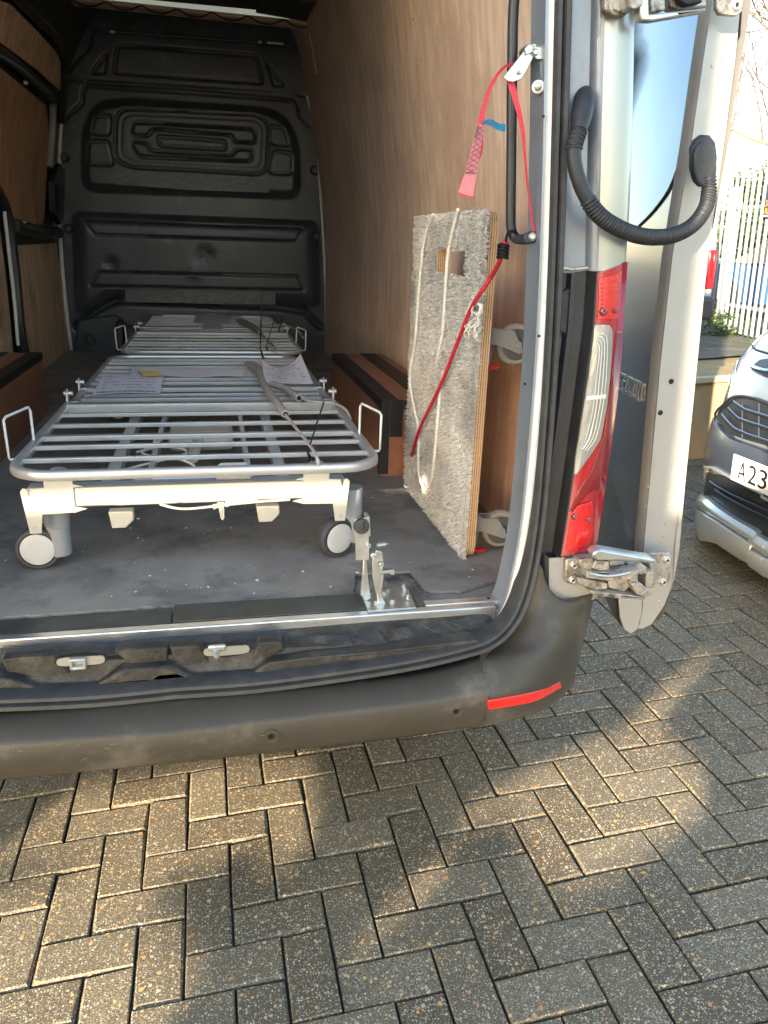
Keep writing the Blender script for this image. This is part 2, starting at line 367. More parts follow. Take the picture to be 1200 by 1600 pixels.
def rope(mb, path, r, n=3, turn=.028, seg=5):
    P = [Vector(p) for p in path]; D = [0]
    for a, b in zip(P, P[1:]): D.append(D[-1]+(b-a).length)
    step = turn/8; m = max(4, int(D[-1]/step)); pts = []
    j = 0
    for i in range(m+1):
        d = D[-1]*i/m
        while j < len(D)-2 and D[j+1] < d: j += 1
        t = (d-D[j])/max(1e-9, D[j+1]-D[j]); pts.append(P[j].lerp(P[j+1], t))
    for k in range(n):
        sp = []
        for i, p in enumerate(pts):
            T = (pts[min(i+1, m)]-pts[max(i-1, 0)]).normalized(); u = T.orthogonal().normalized() if i == 0 else (u-T*u.dot(T)).normalized(); w = T.cross(u)
            a = 2*pi*(D[-1]*i/m/turn)+2*pi*k/n; sp.append(p+u*cos(a)*r*.5+w*sin(a)*r*.5)
        mb.tube(sp, r*.58, seg)
    return mb

# =================================================================== GROUND
def ground():
    g = MB().add([(-300, -300, -.02), (300, -300, -.02), (300, 500, -.02), (-300, 500, -.02)], [(0, 1, 2, 3)])
    tag(g.build('ground', 'asphalt'), kind='structure')
    pav = bpy.data.objects.new('pavement', None); C.objects.link(pav); pav['kind'] = 'structure'; OFF['pavement'] = Vector()
    MB().add([(-6, -5, -.009), (8, -5, -.009), (8, 3.1, -.009), (-6, 3.1, -.009)], [(0, 1, 2, 3)]).build('joint_bed', 'joint_sand', pav)
    # one block, 200 x 100 mm, chamfered
    def block_verts(L, Wd, rs):
        j = .0027; a, b = L/2-j, Wd/2-j; c = .0016; vs = []
        for z, k in ((-.03, 0), (-.0016, 0), (0, c)):
            vs += [Vector((sx*(a-k), sy*(b-k), z)) for sx, sy in ((-1, -1), (1, -1), (1, 1), (-1, 1))]
        return vs
    fs = [(8, 9, 10, 11)]+[(r*4+k, r*4+(k+1) % 4, r*4+4+(k+1) % 4, r*4+4+k) for r in (0, 1) for k in range(4)]
    rc = random.Random(12); VV = []; MM = []
    for q in range(8):
        vs_ = block_verts(.2, .1, 0)
        for k in range(4):
            ch = rc.choice([0, 0, .001, .002, .005]) if q else 0
            v = vs_[8+k]; v.x -= math.copysign(ch*rc.uniform(.6, 2), v.x); v.y -= math.copysign(ch, v.y); vs_[4+k].z -= ch*.9
            v.z += rc.gauss(0, .0003)
        VV.append(vs_); me = bpy.data.meshes.new('paver'); me.from_pydata([tuple(v) for v in vs_], [], fs); me.materials.append(M['paver']); MM.append(me)
    cells = []
    for u in range(-60, 80):
        for v in range(-32, 36):
            s_ = (u+v) % 4
            if s_ == 0: c = ((u+1)*.1, -(v+.5)*.1); rot = 0
            elif s_ == 2: c = ((u+.5)*.1, -(v+1)*.1); rot = pi/2
            else: continue
            if not (-4.5 < c[0] < 7 and -3.4 < c[1] < 3.0): continue
            x, y, d = gpix((c[0], c[1], 0)); inside = d > .1 and -60 < x < 1260 and -60 < y < 1660
            hid = x < 900 and y < 1215-(x/900)*140
            if inside and not hid and not (x < 1000 and y < 960): key = d*d/abs((RgT @ Vector(((x-600)/F, (y-800)/F, 1))).z)
            else: key = 1e6+d
            cells.append((key, c, rot))
    cells.sort(key=lambda t: t[0]); rs = random.Random(3); rest = MB()
    for i, (k, c, rot) in enumerate(cells):
        tilt = Matrix.Translation((c[0], c[1], rs.gauss(0, .0009))) @ Matrix.Rotation(rot+rs.gauss(0, .006), 4, 'Z') @ Matrix.Rotation(rs.gauss(0, .006), 4, 'X') @ Matrix.Rotation(rs.gauss(0, .004), 4, 'Y')
        if i < 300:
            if rs.random() < .5: tilt = tilt @ Matrix.Rotation(pi, 4, 'Z')
            o = bpy.data.objects.new('paver', rs.choice(MM)); C.objects.link(o); o.parent = pav; o.matrix_local = tilt
        else:
            rest.add([tilt @ v for v in rs.choice(VV)], fs)
    o = rest.build('distant_pavers', 'paver', pav, smooth=False, recalc=False); o['kind'] = 'stuff'
    # moss and grit in joints
    mo = MB(); rm = random.Random(5)
    for i in range(5200):
        u = rm.randint(-14, 16); v = rm.randint(-10, 9)
        if noise.noise(Vector((u*.27, v*.27, 4))) < -.12: continue
        t = rm.random(); x = u*.1+(rm.gauss(0, .0015)); y = -v*.1-t*.1
        if rm.random() < .5: x, y = u*.1+t*.1, -v*.1+rm.gauss(0, .0015)
        r = rm.uniform(.0008, .0027); mo.add([(x+r*cos(a), y+r*sin(a), -.008) for a in (0, 2, 4)]+[(x, y, -.006+r*1.4)], [(0, 1, 3), (1, 2, 3), (2, 0, 3)])
    o = mo.build('joint_moss', 'leaf_dark', pav, smooth=False); o['kind'] = 'stuff'
    # verge by the fence, sunlit strip of tarmac
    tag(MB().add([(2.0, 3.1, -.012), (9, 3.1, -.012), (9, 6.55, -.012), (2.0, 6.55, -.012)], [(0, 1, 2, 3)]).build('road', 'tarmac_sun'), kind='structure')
    rows = []
    for i in range(41):
        y = 6.5+i*.3
        rows.append([(x, y, .01+.05*noise.noise(Vector((x, y, 0)))+.02*noise.noise(Vector((x*4, y*4, 3)))) for x in [3+.3*j for j in range(31)]])
    tag(MB().grid(rows).build('verge', 'soil'), kind='structure')
ground()

# =================================================================== PANEL VAN
van = thing('panel_van', 'silver panel van with rear doors open, plywood lined load space and black bulkhead', 'van', (-.67, 2, -.63))
XC = -.67
# ---- floor
MB().box(-1.6, .22, .0, 4.35, -.06, -.006).build('floor', 'floor_under', van)
edge = [vp(x, y, Z=0) for x, y in ((-250, 985), (0, 966), (60, 962), (150, 955), (260, 948), (340, 942), (440, 938), (552, 936), (556, 898), (600, 895), (640, 893), (650, 905), (663, 922), (672, 925), (720, 924), (760, 912), (800, 900))]
e2 = []
rj = random.Random(2)
for a, b in zip(edge, edge[1:]):
    n = max(1, int((b-a).length/.012))
    for k in range(n):
        p = a.lerp(b, k/n); e2.append(Vector((p.x+rj.gauss(0, .0012), p.y+rj.gauss(0, .0022), 0)))
e2 = [Vector((-1.58, e2[0].y, 0))]+[p for p in e2 if p.x > -1.57]+[Vector((.2, .16, 0)), Vector((.2, 4.28, 0)), Vector((-1.58, 4.28, 0))]
MB().prism([p+Vector((0, 0, -.004)) for p in e2], (0, 0, .007)).build('floor_covering', 'van_floor', van, smooth=False)
MB().box(-1.55, vp(268, 960, Z=0).x, .022, .085, -.004, .0025).build('threshold_plate', 'grime_plate', van, bevel=.001)
MB().box(vp(272, 960, Z=0).x, vp(655, 950, Z=0).x, .02, .1, -.003, .005).build('threshold_plate', 'grime_plate', van, bevel=.0015)
MB().box(-1.45, 0.005, -.006, .016, -.03, .004).build('sill_strip', 'aluminium', van, bevel=.003)
x0 = vp(665, 948, Z=0).x
MB().box(x0, .02, .017, .04, -.004, .006).build('sill_angle', 'aluminium', van, bevel=.0015)
MB().cyl((0, .03, .0055), (0, .03, .0075), .004).build('rivet', 'black', van)
fr = MB(); rr_ = random.Random(9)
for i in range(70):
    p = vp(rr_.uniform(0, 780), rr_.uniform(760, 935), Z=.003)
    if p.x > .05: continue
    r = rr_.choice([.0012, .002, .003, .005]); a = rr_.random()*6
    fr.add([(p.x+r*cos(a+t)*rr_.uniform(.4, 1.6), p.y+r*sin(a+t), .0035) for t in (0, 1.5, 3, 4.5)]+[(p.x, p.y, .0045+r*.3)], [(0, 1, 4), (1, 2, 4), (2, 3, 4), (3, 0, 4)])
o = single(fr, 'floor_litter', 'floor_crumb', 'pale crumbs and flakes scattered on the dark van floor', 'litter', (-.5, .3, 0)); o['kind'] = 'stuff'
# ---- side linings
def wall_sheet(y0, y1, z0, z1, fn, name, m, off=0.0, th=.009, side=1):
    zs = [z0+(z1-z0)*i/24 for i in range(25)]; ys = [y0+(y1-y0)*j/8 for j in range(9)]
    rows = [[(fn(z)+off, y, z) for y in ys] for z in zs]
    return MB().slab(rows, (th*side, 0, 0)).build(name, m, van)
wall_sheet(.13, 1.40, .003, 2.0, wallR, 'lining_panel', 'ply')
wall_sheet(1.405, 4.2, .003, 2.05, wallR, 'lining_panel', 'ply', .002)
for (x, y) in ((659, 93), (669, 243), (700, 60), (702, 330), (646, 30), (648, 160), (645, 300), (560, 90), (556, 240), (548, 400), (700, 180), (830, 420), (828, 620), (640, 500)):
    p = wp(x, y, wallR); MB().cyl(p+Vector((-.002, 0, 0)), p+Vector((.003, 0, 0)), .004, seg=8).build('screw', 'bolt', van)
def lpoly(pts, name, m, off=.0, th=-.01, n=3):
    P = []
    pts = list(pts)
    for a, b in zip(pts, pts[1:]+pts[:1]):
        for k in range(n): P.append(wp(a[0]+(b[0]-a[0])*k/n, a[1]+(b[1]-a[1])*k/n, wallL)+Vector((off, 0, 0)))
    return MB().prism(P, (th, 0, 0)).build(name, m, van, smooth=False)
wall_sheet(.13, 4.3, -.003, 2.08, wallL, 'side_wall', 'dark_paint', -.03, .01, -1)
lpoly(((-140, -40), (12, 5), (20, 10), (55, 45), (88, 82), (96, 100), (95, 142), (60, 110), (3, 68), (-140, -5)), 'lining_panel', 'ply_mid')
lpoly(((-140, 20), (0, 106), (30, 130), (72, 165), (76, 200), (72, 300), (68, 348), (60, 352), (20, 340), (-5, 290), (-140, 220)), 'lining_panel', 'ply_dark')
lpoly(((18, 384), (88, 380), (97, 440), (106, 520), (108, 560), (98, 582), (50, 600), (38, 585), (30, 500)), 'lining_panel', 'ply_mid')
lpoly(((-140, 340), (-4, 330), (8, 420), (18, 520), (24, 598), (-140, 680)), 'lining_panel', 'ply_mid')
def lrib(pts, w, m, name='side_rib', off=.012):
    return MB().tube(catmull([wp(x, y, wallL)+Vector((off, 0, 0)) for x, y in pts], 5), w, 8).build(name, m, van)
lrib(((-60, 45), (0, 84), (35, 112), (75, 150)), .026, 'dark_paint'); lrib(((-60, 60), (8, 98), (40, 122), (68, 146)), .007, 'silver_shade', off=.035)
lrib(((5, -20), (45, 20), (90, 68), (96, 110), (92, 190)), .024, 'dark_paint')
lrib(((16, 352), (50, 362), (88, 364)), .035, 'dark_paint'); lrib(((-20, 280), (5, 330), (18, 420), (28, 520), (42, 590)), .028, 'dark_paint')
lrib(((-4, 330), (4, 400), (12, 470), (18, 540)), .008, 'white_edge', off=.03); lrib(((80, 165), (79, 205), (74, 260)), .02, 'silver_dusty', off=.01)
MB().prism([wp(x, y, wallL)+Vector((.01, 0, 0)) for x, y in ((84, 255), (93, 268), (92, 338), (84, 350), (73, 330), (72, 282))], (.03, 0, 0)).build('door_latch_cover', 'black_plastic', van, bevel=.006)
MB().prism([wp(x, y, wallL)+Vector((.042, 0, 0)) for x, y in ((76, 288), (86, 288), (87, 322), (78, 328))], (.006, 0, 0)).build('latch_plate', 'black', van, bevel=.003)
for (x, y) in ((33, 129), (31, 348)):
    p = wp(x, y, wallL); MB().blob(p+Vector((.02, 0, 0)), (.012, .016, .01)).build('clip', 'cable_white', van)
# ---- ceiling and header
def fz(y, z0): return z0
MB().box(-1.28, .05, .25, 3.52, 1.945, 1.96).build('ceiling_panel', 'dark_paint', van)
a = vp(100, 8, Z=1.93); b = vp(482, 47, Z=1.93); c = vp(482, 36, Z=1.93); d = vp(112, -4, Z=1.93)
MB().prism([a, b, Vector((b.x, b.y-.11, 1.93)), Vector((a.x, a.y-.11, 1.93))], (0, 0, .02)).build('header_board', 'pine', van, bevel=.002)
MB().tube(catmull([vp(110+i*18.5, 2+i*1.85+(4 if i % 3 else -4), Z=1.92) for i in range(21)], 4), .004, 5).build('cable', 'black', van)
MB().prism([vp(x, y, Z=1.9) for x, y in ((405, -6), (494, 4), (478, 34), (400, 20))], (0, 0, .02)).build('ceiling_flap', 'dark_paint', van)
MB().tube([wp(x, y, wallR, -.01) for x, y in ((483, 52), (488, 75), (494, 114))], .005, 6).build('wood_bead', 'ply_edge_light', van)
# ---- bulkhead (one moulded sheet, real relief)
def bulkhead():
    YB = 4.2
    def q(x, y): p = vp(x, y, Y=YB); return (p.x, p.z)
    def poly(*pts): return [q(*p) for p in pts]
    def dseg(px, pz, a, b):
        dx, dz = b[0]-a[0], b[1]-a[1]; t = ((px-a[0])*dx+(pz-a[1])*dz)/(dx*dx+dz*dz+1e-12); t = 0 if t < 0 else 1 if t > 1 else t
        return math.hypot(px-a[0]-t*dx, pz-a[1]-t*dz)
    def inside(px, pz, P):
        r = False; n = len(P)
        for i in range(n):
            (x1, z1), (x2, z2) = P[i], P[(i+1) % n]
            if (z1 > pz) != (z2 > pz) and px < (x2-x1)*(pz-z1)/(z2-z1)+x1: r = not r
        return r
    def rpoly(P, r, n=5):
        out = []
        for i in range(len(P)):
            a, b, c = Vector(P[i-1]), Vector(P[i]), Vector(P[(i+1) % len(P)])
            r1 = min(r, (a-b).length*.45, (c-b).length*.45); p0 = b+(a-b).normalized()*r1; p1 = b+(c-b).normalized()*r1
            for k in range(n+1):
                t = k/n; v = p0*(1-t)**2+b*2*t*(1-t)+p1*t*t; out.append((v.x, v.y))
        return out
    # (polygon, closed, groove depth, groove width, inner offset)
    G = []
    def add(P, r=.02, depth=.006, w=.006, inner=.0, closed=True):
        P = rpoly(P, r) if closed else P
        xs = [p[0] for p in P]; zs = [p[1] for p in P]
        G.append((P, closed, depth, w, inner, min(xs)-.04, max(xs)+.04, min(zs)-.04, max(zs)+.04))
    add(poly((183, 70), (402, 86), (411, 130), (177, 113)), .03, .012, .006, .006)
    add(poly((165, 84), (143, 113), (163, 114)), .015, .012, .006, .006); add(poly((419, 101), (444, 133), (428, 133)), .015, .012, .006, .006)
    add(poly((100, 186), (128, 162), (130, 138), (137, 129), (300, 139), (458, 152), (466, 162), (468, 180), (484, 197)), closed=False, depth=.012, w=.007)
    add(poly((107, 122), (135, 127), (300, 136), (474, 148)), closed=False, depth=.008, w=.006)
    add(poly((135, 134), (300, 145), (455, 157)), closed=False, depth=.006, w=.006)
    add(poly((182, 170), (402, 180), (420, 195), (417, 274), (205, 262), (180, 250)), .09, .012, .007, .004)
    add(poly((191, 178), (400, 188), (412, 200), (408, 266), (208, 255), (189, 243)), .075, .004, .005)
    add(poly((208, 192), (398, 203), (399, 224), (366, 223), (362, 212), (238, 202), (232, 213), (206, 213)), .03, .009, .006, -.006)
    add(poly((205, 223), (230, 224), (236, 237), (362, 245), (370, 233), (395, 235), (392, 253), (215, 245)), .03, .009, .006, -.006)
    add(poly((246, 213), (352, 221), (352, 235), (250, 229)), .02, .01, .006, .004)
    for P in (((149, 182), (175, 182), (172, 212), (143, 210)), ((140, 221), (170, 221), (179, 259), (138, 257)), ((420, 197), (444, 200), (453, 229), (423, 226)), ((427, 236), (457, 239), (456, 273), (420, 271))):
        add(poly(*P), .03, .010, .006, .006)
    add(poly((131, 343), (473, 357), (461, 377), (149, 367)), .01, .009, .0055, -.003)
    add(poly((156, 424), (465, 432), (474, 453), (141, 446)), .01, .009, .0055, -.003)
    up = rpoly(poly((128, 300), (128, 200), (150, 158), (200, 154), (300, 160), (420, 168), (450, 185), (468, 225), (470, 312)), .10, 8)
    lo = rpoly(poly((112, 330), (497, 345), (500, 480), (440, 476), (300, 470), (180, 466), (150, 486), (118, 492)), .06, 8)
    foot = poly((120, 510), (150, 486), (180, 470), (300, 474), (440, 480), (478, 488), (500, 512))
    L, R_ = poly((95, 205), (112, 575)), poly((485, 200), (509, 560))
    x0, x1, z0, z1 = -1.6, .24, -.05, 2.06; st = .0085; nx = int((x1-x0)/st); nz = int((z1-z0)/st); rows = []
    def sm(d, w): return 1/(1+exp(-max(-30, min(30, d/w))))
    for k in range(nz+1):
        z = z0+(z1-z0)*k/nz; row = []
        for i in range(nx+1):
            x = x0+(x1-x0)*i/nx; y = 0.0
            for (P, closed, dep, w, inn, bx0, bx1, bz0, bz1) in G:
                if bx0 < x < bx1 and bz0 < z < bz1:
                    n = len(P); d = min(dseg(x, z, P[j], P[(j+1) % n]) for j in range(n if closed else n-1))
                    y += dep*exp(-(d/w)**2)
                    if inn and closed and inside(x, z, P): y += inn*min(1, d/.006)
            # large forms
            d = min(dseg(x, z, up[j], up[(j+1) % len(up)]) for j in range(0, len(up))) if -1.5 < x < .2 and .85 < z < 1.75 else .3
            if inside(x, z, up): y -= .036*min(1, d/.05)
            d = min(dseg(x, z, lo[j], lo[(j+1) % len(lo)]) for j in range(0, len(lo))) if z < 1.05 else .3
            if inside(x, z, lo): y -= .042*(1-(1-min(1, d/.10))**2)
            d = min(dseg(x, z, foot[j], foot[j+1]) for j in range(len(foot)-1)) if z < .4 else 1
            y += .03*exp(-(d/.02)**2)
            for (cx, cy, s_, a_) in ((175, 412, .035, .014), (322, 396, .05, .010), (305, 425, .05, -.008), (180, 470, .03, .014), (335, 472, .03, .016)):
                p = q(cx, cy); dd = ((x-p[0])**2+(z-p[1])**2)
                if dd < .03: y += a_*exp(-dd/s_**2)*(1+.6*noise.noise(Vector((x*30, z*30, 0))))
            y += .0025*noise.noise(Vector((x*5, 0, z*5)))
            row.append((x, YB+y, z))
        rows.append(row)
    bh = MB().grid(rows).build('bulkhead', 'black_moulding', van, recalc=False, angle=80)
    for P in (((178, 265), (300, 270), (421, 278), (420, 301), (300, 297), (181, 288)), ((196, 452), (300, 454), (430, 457), (430, 476), (300, 474), (196, 472))):
        MB().prism([vp(x, y, Y=YB-.038 if P[0][1] < 300 else YB-.045) for x, y in P], (0, -.002, 0)).build('tape_strip', 'black_tape', bh, smooth=False)
    for (x, y) in ((101, 246), (491, 266), (107, 357), (494, 369)):
        p = vp(x, y, Y=YB-.01); MB().lathe(p, (0, -1, 0), [(0, .03), (.015, .027), (.022, .018), (.022, .001)], 16).build('fixing_boss', 'black_plastic', bh)
    for (x, y) in ((174, 80), (171, 107), (209, 55), (243, 56), (275, 58), (310, 62), (341, 64), (375, 68), (410, 72), (107, 180), (118, 172), (165, 134), (215, 136), (258, 138), (305, 141), (345, 144), (390, 147), (420, 152), (97, 210), (98, 300), (99, 340), (497, 300), (502, 370), (505, 420)):
        p = vp(x, y, Y=YB-.001); MB().lathe(p, (0, -1, 0), [(0, .008), (.004, .006), (.004, .001)], 8).build('fixing_stud', 'dark_paint', bh)
    MB().tube(catmull([vp(x, y, Y=YB-.02) for x, y in ((100, 130), (96, 190), (93, 240), (92, 330), (96, 400), (102, 470), (108, 520), (113, 562))], 4), .012, 8).build('pillar_edge', 'white_edge', van)
    MB().tube(catmull([vp(x, y, Y=YB-.02) for x, y in ((480, 150), (492, 205), (499, 280), (505, 370), (508, 440), (509, 500), (510, 560))], 4), .0085, 8).build('pillar_edge', 'white_edge', van)
    MB().tube(catmull([vp(x, y, Y=YB-.03) for x, y in ((103, 120), (120, 98), (140, 78), (143, 60), (150, 47))], 4), .010, 6).build('header_trim', 'black_plastic', van)
    MB().tube([vp(x, y, Y=YB-.03) for x, y in ((140, 46), (178, 49), (290, 58), (400, 66), (455, 72))], .008, 6).build('header_trim', 'black_plastic', van)
    for (x, y, w) in ((176, 50, .014), (406, 66, .01), (430, 68, .05)):
        p = vp(x, y, Y=YB-.05); MB().box(p.x-w, p.x+w, p.y-.01, p.y, p.z-.006, p.z+.006).build('bright_clip', 'white_edge', van)
    # foot of the bulkhead, left
    MB().prism([vp(x, y, Y=YB-.1) for x, y in ((122, 500), (180, 492), (215, 520), (215, 590), (110, 600))], (0, .05, 0)).build('foot_panel', 'black_moulding', bh, bevel=.01)
    for pts in (((182, 560), (182, 508), (192, 505), (192, 560)), ((196, 530), (197, 512), (225, 512))):
        MB().tube(catmull([vp(x, y, Y=YB-.11) for x, y in pts], 4), .009, 6).build('seat_rail_hook', 'black', bh)
    p = vp(140, 532, Y=YB-.1); MB().lathe(p, (0, -1, 0), [(0, .04), (.02, .035), (.02, .022), (.005, .02), (.005, .001)], 16).build('fixing_boss', 'black_plastic', bh)
bulkhead()
# ---- wheel arch boxes with black tape edges
def arch_box(sgn):
    y0, y1 = 1.0, 2.12; xi = -.047 if sgn > 0 else -1.30; xo = .19 if sgn > 0 else -1.54; h = .262; t = .055
    r_ = MB().box(min(xi, xo), max(xi, xo), y0, y1, .003, h).build('wheel_arch_box', 'box_board', van, bevel=.003)
    e = .0025; a, b = (xi-e, xi+t) if sgn > 0 else (xi-t, xi+e)
    MB().box(a, b, y0-e, y1, h-.001, h+e).build('tape_strip', 'black_cloth_tape', r_)                   # top inner
    a, b = (xi-e, xi) if sgn > 0 else (xi, xi+e)
    MB().box(a, b, y0-e, y1, h-.028, h+e*.9).build('tape_strip', 'black_cloth_tape', r_)
    MB().box(a, b, y0-e*.8, y0+.028, .01, h-.03).build('tape_strip', 'black_cloth_tape', r_)
    fy = lambda x0_, x1_, z0_, z1_: MB().box(min(x0_, x1_), max(x0_, x1_), y0-e, y0, z0_, z1_).build('tape_strip', 'black_cloth_tape', r_)
    s = sgn
    fy(xi-e*s, xi+.028*s, .012, h+.001); fy(xi+.03*s, xi+.072*s, .14, h+.001); fy(xi+.074*s, xo, h-.03, h+.001)
    MB().box(min(xi+.13*s, xi+.20*s), max(xi+.13*s, xi+.20*s), y0, y1, h, h+e).build('tape_strip', 'black_cloth_tape', r_)
arch_box(1); arch_box(-1)
# ---- door aperture: jamb, seal, body panels
def sweep(path, prof, name, m, sub=0, mirror=False):
    """path in the XZ plane, prof = list of (n, y): n outward from the opening"""
    for mir in ((False, True) if mirror else (False,)):
        P = catmull(path, 5); rows = []
        for i, p in enumerate(P):
            T = (P[min(i+1, len(P)-1)]-P[max(i-1, 0)]); T.y = 0; T.normalize(); N = Vector((-T.z, 0, T.x))
            rows.append([p+N*n+Vector((0, y, 0)) for n, y in prof])
        mb = MB().grid(rows)
        if mir: mb.mirror(XC)
        mb.build(name, m, van, angle=30)
def P0(pts, Y=0.0): return [vp(x, y, Y=Y) for x, y in pts]
TOP = vp(872, 0, Y=0)
inner = [(868, -260), (861, -60), (858, 0), (854, 200), (848, 400), (840, 560), (829, 700), (818, 810), (806, 880), (792, 935), (772, 972)]
seal = [(884, -260), (877, -60), (874, 0), (869, 200), (863, 400), (857, 540), (848, 680), (839, 790), (828, 870), (815, 925), (796, 966), (765, 996), (720, 1012), (640, 1030), (540, 1046), (400, 1064), (250, 1080), (100, 1092), (0, 1100)]
pi_ = P0(inner); ps = [vp(x, y, Y=Y) for (x, y), Y in zip(seal, [0]*7+[-.006, -.015, -.03, -.05, -.07, -.085, -.096]+[-.104]*5)]
mid = [Vector((XC, -.104, ps[-1].z+.006))]; ps_full = [p for p in ps if p.x > XC+.02]+mid
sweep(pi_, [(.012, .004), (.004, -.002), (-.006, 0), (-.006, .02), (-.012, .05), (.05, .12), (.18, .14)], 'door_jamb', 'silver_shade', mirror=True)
sweep(pi_, [(.016, -.008), (.006, -.01), (.0, -.006), (-.002, .002)], 'jamb_lip', 'white_edge', mirror=True)
for y in (130, 165): pass
sweep(ps_full, [(-.015, .02), (-.013, -.012), (-.009, -.02), (-.003, -.022), (.0, -.012), (.003, -.026), (.010, -.028), (.015, -.02), (.016, .03)], 'door_seal', 'rubber', mirror=True)
# recess panel behind the seal, facing rear
rec = [((884, -260), (950, -260)), ((885, 0), (946, 0)), ((880, 200), (940, 200)), ((876, 330), (936, 330)), ((872, 428), (934, 424))]
rows = []
for l, r in rec:
    a = vp(*l, Y=.0); b = vp(*r, Y=-.004); rows.append([a+Vector((-.01, .04, 0)), a+Vector((.004, .028, 0)), a.lerp(b, .5)+Vector((0, .026, 0)), b+Vector((-.016, .022, 0)), b+Vector((-.010, .004, 0)), b])
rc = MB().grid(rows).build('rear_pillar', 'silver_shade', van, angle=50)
# outer corner panel with the body side
cor = [((944, -260), (996, -260)), ((946, 0), (996, 0)), ((940, 200), (992, 200)), ((937, 330), (987, 330)), ((934, 424), (981, 409))]
rows = []
def cornrow(a, b):
    X0 = b.x
    return [a, a.lerp(b, .25)+Vector((0, -.006, 0)), a.lerp(b, .6)+Vector((0, -.006, 0)), b+Vector((-.006, -.001, 0)), b+Vector((.002, .012, 0)), Vector((X0+.030, .085, b.z)), Vector((X0+.058, .18, b.z)), Vector((X0+.072, .32, b.z)), Vector((X0+.078, .6, b.z))]
for l, r in cor: rows.append(cornrow(vp(*l, Y=-.004), vp(*r, Y=0)))
MB().grid(rows).build('corner_panel', 'silver_paint', van, angle=60)
side = [(-.32, .30), (0, .315), (.5, .318), (.9, .305), (1.4, .24), (1.8, .17), (2.05, .1), (2.14, -.05), (2.16, XC)]
rows = [[(x, y, z) for y in (.3, 1.5, 3, 4.4, 5.3)] for z, x in side]
rowsm = [[(2*XC-x, y, z) for y in (.0, 1.5, 3, 4.4, 5.3)] for z, x in side]
MB().grid(rows).build('body_shell', 'silver_paint', van); MB().grid(rowsm).build('body_shell', 'silver_paint', van)
MB().box(-1.69, .35, .02, .3, 2.0, 2.15).build('roof_header', 'silver_paint', van, bevel=.02)
MB().prism([(-1.68, 5.3, -.3), (-1.68, 6.6, -.3), (-1.68, 6.6, .35), (-1.68, 6.1, .62), (-1.68, 5.6, 1.25), (-1.68, 5.2, 1.95), (-1.68, 4.4, 2.1), (-1.68, 4.4, -.3)], (2.02, 0, 0)).build('cab', 'silver_paint', van, bevel=.06)
MB().box(-1.6, .26, .3, 6.3, -.36, -.28).build('underbody', 'black_plastic', van)
for xw in (.16, -1.5):
    for yw in (1.5, 5.7):
        w = MB().lathe((xw, yw, -.30), (1 if xw > -.6 else -1, 0, 0), [(-.11, .2), (-.1, .33), (-.06, .345), (.06, .345), (.1, .33), (.11, .22), (.08, .2), (.08, .001)], 32).build('wheel', 'rubber', van)
        MB().lathe((xw, yw, -.30), (1 if xw > -.6 else -1, 0, 0), [(.07, .2), (.1, .19), (.06, .12), (.1, .08), (.1, .001)], 24).build('rim', 'silver_dusty', w)
# black trim between seal and lamp
trim = [((868, 432), (934, 424)), ((862, 520), (928, 508)), ((850, 640), (912, 630)), ((838, 740), (896, 744)), ((826, 830), (884, 822)), ((815, 878), (877, 872))]
rows = []
for l, r in trim:
    a = vp(*l, Y=.0); b = vp(*r, Y=-.012); c_ = a.lerp(b, .45); rows.append([a+Vector((-.012, .04, 0)), a+Vector((.012, .036, 0)), c_+Vector((0, .036, 0)), a.lerp(b, .5)+Vector((0, .022, 0)), a.lerp(b, .6)+Vector((0, .022, 0)), a.lerp(b, .64)+Vector((0, .036, 0)), b+Vector((-.007, .034, 0)), b+Vector((-.0025, .0, 0)), b+Vector((.0008, -.001, 0))])
MB().grid(rows).build('lamp_surround', 'black_plastic', van, angle=25)
MB().prism([vp(x, y, Y=.02) for x, y in ((868, 462), (893, 448), (889, 526), (865, 512))], (0, .02, 0)).build('trim_wedge', 'black_plastic', van, bevel=.003)
MB().cyl(vp(867, 488, Y=.018), vp(867, 488, Y=.022), .005).build('clip', 'black', van)
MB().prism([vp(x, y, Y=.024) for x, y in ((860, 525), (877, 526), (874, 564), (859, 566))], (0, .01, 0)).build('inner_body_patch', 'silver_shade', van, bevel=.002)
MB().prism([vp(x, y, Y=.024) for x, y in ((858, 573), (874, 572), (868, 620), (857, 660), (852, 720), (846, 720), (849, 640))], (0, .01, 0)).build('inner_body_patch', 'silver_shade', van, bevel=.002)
# corner plate under the lamp
rows = []
for (l, r) in (((858, 872), (932, 866)), ((858, 900), (934, 896)), ((858, 944), (934, 935))):
    a = vp(*l, Y=-.008); b = vp(*r, Y=-.004); rows.append([a+Vector((0, .03, 0)), a, a.lerp(b, .8)+Vector((0, -.004, 0)), b, b+Vector((.012, .03, 0)), b+Vector((.05, .12, 0)), b+Vector((.085, .3, 0))])
MB().grid(rows).build('corner_panel', 'silver_dusty', van, angle=60)
# door hinge recess line, small details on the pillar
MB().tube([vp(x, y, Y=.001) for x, y in ((934, 60), (932, 200), (930, 300), (928, 420))], .0013, 5).build('weld_seam', 'white_edge', van)
MB().tube(catmull([vp(x, y, Y=-.002) for x, y in ((938, 0), (939, 30), (936, 45), (940, 58), (943, 66))], 4), .0014, 5).build('sealant_bead', 'hinge_metal', van)
MB().tube(catmull([vp(x, y, Y=.012) for x, y in ((872, 442), (876, 424), (884, 419), (895, 421), (925, 418), (930, 424))], 4), .003, 6).build('sealant_bead', 'hinge_metal', van)
for (x, y) in ((849, 182), (820, 600), (842, 525)):
    p = vp(x, y, Y=-.008); MB().cyl(p, p+Vector((0, -.001, 0)), .0028, seg=10).build('hole_plug', 'black', van)

